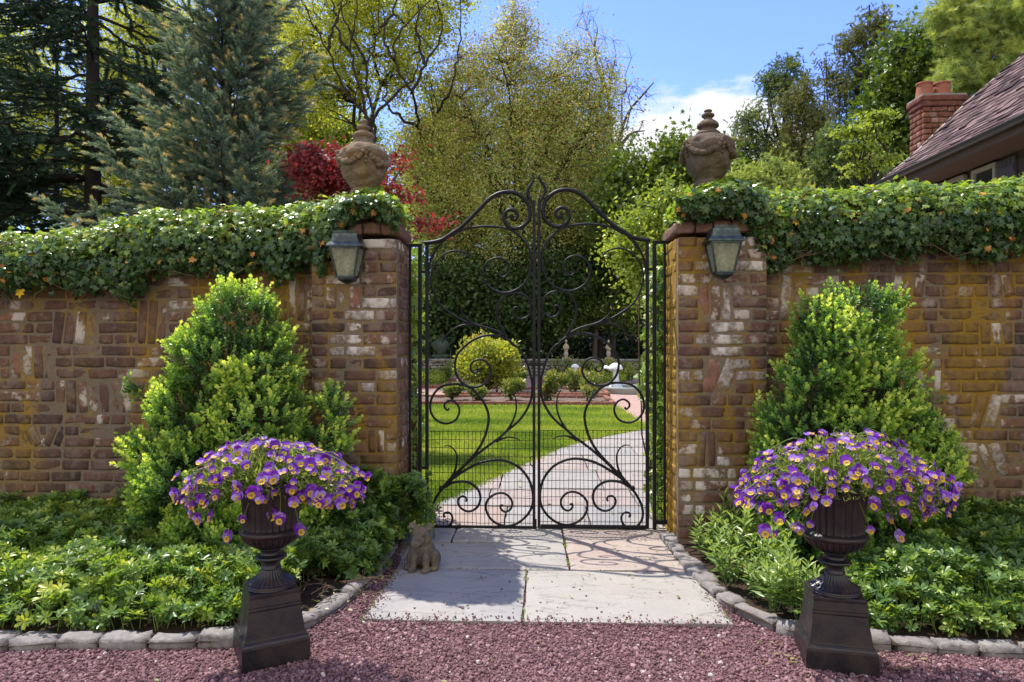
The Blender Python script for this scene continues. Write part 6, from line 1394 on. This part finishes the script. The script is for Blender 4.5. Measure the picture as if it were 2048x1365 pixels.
broadleaf('yellow-green understory tree behind the left gate leaf above the green urn', 905, 28, [(900, 500, 60, 60), (940, 560, 60, 50), (860, 440, 60, 50), (980, 620, 60, 30)], 662, 'tan_leaf', 'bark_grey', 120, 60, .11, .34, .12, 6, name='understory_tree', tint=-.12)
# right of centre
broadleaf('round dark green maple behind the right pillar urn', 1360, 24, [(1360, 350, 52, 54), (1320, 385, 52, 40), (1400, 390, 60, 50), (1290, 420, 50, 40), (1470, 400, 50, 40), (1255, 350, 26, 26), (1270, 440, 70, 50)], 671, 'mid_leaf', 'bark_grey', 240, 130, .17, .42, .2, 7, (ML_V, ML_F), name='green_maple', tint=-.02, nbias=1.0)
broadleaf('bright yellow-green shrub leaning behind the right pillar', 1318, 8.2, [(1320, 440, 36, 40), (1290, 470, 34, 42), (1345, 405, 34, 20), (1260, 500, 40, 50), (1300, 540, 40, 60), (1375, 420, 30, 26)], 672, 'hedge', 'bark_grey', 130, 52, .055, .14, .05, 6, (OV_V, OV_F), name='tall_shrub', cat='shrub', twig=.004)
broadleaf('small bright green sapling before the conifers left of the chimney', 1735, 17, [(1745, 235, 34, 10), (1712, 262, 34, 9), (1768, 276, 34, 9), (1720, 300, 40, 10), (1765, 322, 36, 9), (1715, 342, 40, 10)], 673, 'hedge', 'bark_dark', 62, 40, .10, .16, .09, 8, name='sapling', flat=.22, nbias=1.4)
CED = dict(tpl=BR_CED[0], nbias=.2, twig=.008, depth=.9)
broadleaf('dark green cedar nearest the right pillar urn, open to the sky', 1560, 27, [(1580, 140, 22, 34), (1600, 155, 18, 22), (1560, 175, 34, 30), (1536, 160, 14, 22), (1585, 200, 26, 26), (1530, 225, 36, 28), (1500, 255, 36, 26), (1545, 280, 40, 30), (1490, 300, 30, 24), (1480, 330, 34, 20), (1530, 330, 50, 24)], 681, 'cedar', 'bark_dark', 190, 16, .22, .19, .17, 9, name='cedar', fork=5, traced=[[(1562, 370), (1566, 280), (1572, 180), (1576, 112)], [(1566, 290), (1545, 230), (1534, 150)], [(1564, 320), (1520, 270), (1485, 250)]], **CED)
broadleaf('brownish yew-like cedar among the right-hand conifers', 1612, 25, [(1605, 190, 26, 30), (1590, 230, 34, 34), (1630, 240, 26, 40), (1600, 280, 44, 36), (1635, 310, 36, 40), (1580, 320, 34, 40), (1610, 355, 60, 24)], 683, 'brown_cedar', 'bark_brown', 190, 17, .20, .18, .16, 8, name='cedar', fork=4, traced=[[(1610, 370), (1608, 290), (1604, 200)], [(1628, 370), (1632, 290), (1636, 220)], [(1590, 370), (1586, 290), (1580, 230)]], **CED)
broadleaf('thin half-bare grey conifer between the cedars and the tall pine', 1658, 29, [(1655, 150, 20, 40), (1680, 175, 24, 36), (1650, 220, 26, 40), (1690, 240, 26, 40), (1640, 130, 10, 24)], 684, 'brown_cedar', 'bark_grey', 80, 9, .24, .26, .12, 7, name='cedar', fork=6, traced=[[(1655, 370), (1656, 260), (1652, 110)], [(1676, 370), (1678, 260), (1682, 140)], [(1690, 370), (1692, 280), (1694, 190)]], **CED)
broadleaf('low yellow-green cedar behind the right wall ivy', 1530, 21, [(1520, 360, 36, 16), (1555, 350, 22, 22), (1490, 368, 40, 12), (1545, 376, 60, 12)], 685, 'pine', 'bark_brown', 120, 26, .20, .18, .1, 6, name='cedar', **CED)
broadleaf('low olive cedar behind the right wall ivy, left of the roof', 1672, 22, [(1660, 300, 26, 34), (1690, 330, 34, 30), (1650, 350, 40, 26), (1710, 360, 40, 20), (1735, 340, 26, 30)], 686, 'cedar', 'bark_brown', 140, 22, .22, .19, .1, 6, name='cedar', **CED)
broadleaf('tallest slender pine with an open sparse crown left of the chimney', 1741, 28, [(1740, 28, 14, 22), (1725, 55, 30, 16), (1765, 50, 24, 18), (1705, 80, 30, 16), (1780, 75, 22, 16), (1690, 100, 18, 14), (1740, 95, 40, 20), (1765, 120, 36, 20), (1715, 130, 34, 20), (1750, 160, 44, 20), (1700, 170, 36, 20), (1730, 200, 40, 20)], 687, 'brown_cedar', 'bark_dark', 150, 15, .22, .20, .2, 4, name='open_pine', fork=6, traced=[[(1742, 372), (1742, 250), (1741, 120), (1739, 10)], [(1742, 170), (1715, 120), (1690, 92)], [(1741, 150), (1765, 105), (1790, 70)], [(1741, 110), (1722, 75), (1700, 50)], [(1741, 100), (1758, 60), (1768, 40)], [(1742, 210), (1775, 160), (1800, 130)], [(1742, 220), (1710, 180), (1680, 165)]], tpl=BR_CED[1], nbias=.2, twig=.009)
broadleaf('dense green maple behind the chimney', 1835, 26, [(1830, 110, 50, 40), (1870, 150, 50, 60), (1800, 190, 60, 60), (1780, 260, 50, 60), (1850, 230, 60, 60), (1760, 330, 40, 40), (1900, 100, 40, 40)], 691, 'mid_leaf', 'bark_dark', 260, 120, .19, .45, .22, 7, (ML_V, ML_F), name='green_maple', nbias=1.0, tint=-.05)
broadleaf('soft yellow-green white pine at the top right corner', 2010, 23, [(1930, 60, 46, 40), (1990, 30, 60, 50), (2040, 100, 60, 50), (1960, 130, 56, 40), (2000, 170, 60, 30), (1915, 150, 34, 22), (1900, 20, 30, 26), (2100, 40, 80, 80), (2140, 150, 80, 60)], 692, 'pine', 'bark_dark', 330, 14, .34, .30, .2, 8, BR_PINE[0], name='white_pine', flat=.45, nbias=.8, twig=.012)
# ---- woods closing the view
r = np.random.default_rng(88); wm = MB(); n = 70000
px = r.uniform(-2600, 4600, n); py0 = 470 - 60 * vnoise(np.column_stack([px / 160, px * 0, px * 0]), 1.0) * 2 + np.where(px > 1230, 20, -40) + np.where(px < 600, -60, 0)
Yw_ = r.uniform(36, 44, n); py = py0 + (690 - py0) * r.random(n) ** .8
P = np.stack([at(a, b, c) for a, b, c in zip(px, py, Yw_)]); wm.inst(DIA_V, DIA_F, frames(rdir(n, r), norm(r.normal(0, .7, (n, 3)) + (0, 0, .7))), P, r.uniform(.22, .5, n), np.clip(r.normal(.4, .2, n), 0, 1))
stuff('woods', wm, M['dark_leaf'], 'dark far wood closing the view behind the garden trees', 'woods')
hg = MB(); n = 16000; px = r.uniform(600, 1500, n); Yh = r.uniform(31.5, 34, n); z = r.random(n) * 2.6; x = np.array([at(a, 683, c)[0] for a, c in zip(px, Yh)]); hg.inst(DIA_V, DIA_F, frames(rdir(n, r), rdir(n, r)), np.column_stack([x, Yh, z]), r.uniform(.15, .3, n), np.clip(r.normal(.25, .15, n), 0, 1))
stuff('undergrowth', hg, M['dark_leaf'], 'dark undergrowth in deep shade behind the low stone wall', 'undergrowth')

hl = MB(); nx_, ny_ = 60, 12; xs = np.linspace(-60, 70, nx_); ys = np.linspace(32.5, 60, ny_); Pm = np.stack(np.meshgrid(xs, ys, indexing='ij'), -1).reshape(-1, 2)
zz = np.interp(Pm[:, 1], [32.5, 35, 38, 60], [-.1, 1.2, 2.6, 6]) * (.8 + .4 * vnoise(np.column_stack([Pm, Pm[:, 0] * 0]), .2)); ii = np.arange(nx_ - 1)[:, None] * ny_; jj = np.arange(ny_ - 1)[None]
hl.add(np.column_stack([Pm, zz]), np.stack([ii + jj, ii + ny_ + jj, ii + ny_ + jj + 1, ii + jj + 1], -1).reshape(-1, 4), .5, 0, True); struct('hill', hl, M['soil'])
# ------------------------------------------------------------------ daylight
SUN_AZ = (-.667, .745); EL = math.radians(61.5)
sd = Vector((SUN_AZ[0] * math.cos(EL), SUN_AZ[1] * math.cos(EL), math.sin(EL))).normalized()
sl = bpy.data.lights.new('sun', 'SUN'); sl.energy = 3.0; sl.angle = math.radians(.53); sl.color = (1, .95, .86); so = bpy.data.objects.new('sun', sl); COL.objects.link(so)
so.rotation_euler = (-sd).to_track_quat('-Z', 'Y').to_euler(); so.location = (-8, 12, 20)
w = bpy.data.worlds.new('World'); scene.world = w; w.use_nodes = True; nt = w.node_tree; nt.nodes.clear()
N = nt.nodes.new; Lk = nt.links.new
out = N('ShaderNodeOutputWorld'); bg = N('ShaderNodeBackground'); sky = N('ShaderNodeTexSky'); sky.sky_type = 'NISHITA'; sky.sun_disc = False; sky.sun_elevation = EL; sky.sun_rotation = math.atan2(SUN_AZ[0], SUN_AZ[1]); sky.air_density = 1.0; sky.dust_density = .25; sky.ozone_density = 3.0
bg.inputs['Strength']  .default_value = .15
tc = N('ShaderNodeTexCoord'); cl = N('ShaderNodeTexNoise'); mp = N('ShaderNodeMapping'); mp.inputs['Scale'].default_value = (1, 1, 2.6); Lk(tc.outputs['Generated'], mp.inputs[0]); Lk(mp.outputs[0], cl.inputs['Vector']); cl.inputs['Scale'].default_value = 3.6; cl.inputs['Detail'].default_value = 7; cl.inputs['Roughness'].default_value = .58
def dirn(px, py): return Vector(ray(px, py)).normalized()
def cloud(px, py, rad, lo, hi):
    d = N('ShaderNodeVectorMath'); d.operation = 'DISTANCE'; m = N('ShaderNodeMapping'); m.inputs['Scale'].default_value = (1, 1, 1.9); Lk(tc.outputs['Generated'], m.inputs[0]); Lk(m.outputs[0], d.inputs[0]); q = dirn(px, py); d.inputs[1].default_value = (q.x, q.y, q.z * 1.9)
    mr = N('ShaderNodeMapRange'); mr.inputs['From Min'].default_value = 0; mr.inputs['From Max'].default_value = rad; mr.inputs['To Min'].default_value = .50; mr.inputs['To Max'].default_value = -.30; Lk(d.outputs['Value'], mr.inputs['Value'])
    a = N('ShaderNodeMath'); a.operation = 'ADD'; Lk(cl.outputs['Fac'], a.inputs[0]); Lk(mr.outputs[0], a.inputs[1])
    m2 = N('ShaderNodeMapRange'); m2.inputs['From Min'].default_value = lo; m2.inputs['From Max'].default_value = hi; m2.interpolation_type = 'SMOOTHSTEP'; Lk(a.outputs[0], m2.inputs['Value']); return m2.outputs[0]
c1 = cloud(1405, 305, .32, .52, .64); c2 = cloud(1290, 345, .28, .45, .85)
ad = N('ShaderNodeMath'); ad.operation = 'MAXIMUM'; Lk(c1, ad.inputs[0]); Lk(c2, ad.inputs[1])
mx = N('ShaderNodeMix'); mx.data_type = 'RGBA'; Lk(ad.outputs[0], mx.inputs[0]); tn = N('ShaderNodeMix'); tn.data_type = 'RGBA'; tn.blend_type = 'MULTIPLY'; tn.inputs[0].default_value = 1; Lk(sky.outputs[0], tn.inputs[6]); tn.inputs[7].default_value = (.54, .585, .94, 1); Lk(tn.outputs[2], mx.inputs[6]); mx.inputs[7].default_value = (3.0, 3.02, 3.05, 1)
# unseen broken cloud added behind the camera, warm fill for the shaded wall
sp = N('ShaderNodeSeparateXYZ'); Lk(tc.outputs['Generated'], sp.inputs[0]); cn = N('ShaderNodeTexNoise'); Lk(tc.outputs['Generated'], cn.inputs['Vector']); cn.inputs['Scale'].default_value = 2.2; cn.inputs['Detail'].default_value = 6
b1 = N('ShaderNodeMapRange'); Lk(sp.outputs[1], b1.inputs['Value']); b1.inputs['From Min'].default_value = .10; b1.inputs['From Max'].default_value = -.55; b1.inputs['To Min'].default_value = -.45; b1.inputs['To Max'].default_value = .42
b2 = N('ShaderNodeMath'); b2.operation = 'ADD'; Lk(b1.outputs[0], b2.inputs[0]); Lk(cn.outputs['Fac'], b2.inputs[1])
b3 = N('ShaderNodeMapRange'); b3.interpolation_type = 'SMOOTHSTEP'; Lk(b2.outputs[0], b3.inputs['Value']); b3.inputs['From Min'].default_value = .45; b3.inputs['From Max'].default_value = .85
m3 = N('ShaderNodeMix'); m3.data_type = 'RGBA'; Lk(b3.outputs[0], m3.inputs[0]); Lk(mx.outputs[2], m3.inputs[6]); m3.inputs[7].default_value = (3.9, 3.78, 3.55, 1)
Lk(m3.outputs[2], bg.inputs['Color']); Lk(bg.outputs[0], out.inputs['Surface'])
vs = scene.view_settings; vs.view_transform = 'Standard'; vs.look = 'None'; vs.gamma = 1; vs.exposure = 1.3
cy = scene.cycles; cy.use_denoising = True; cy.max_bounces = 8; cy.diffuse_bounces = 4; cy.transmission_bounces = 6; cy.transparent_max_bounces = 8; cy.sample_clamp_indirect = 6; cy.caustics_reflective = False; cy.caustics_refractive = False
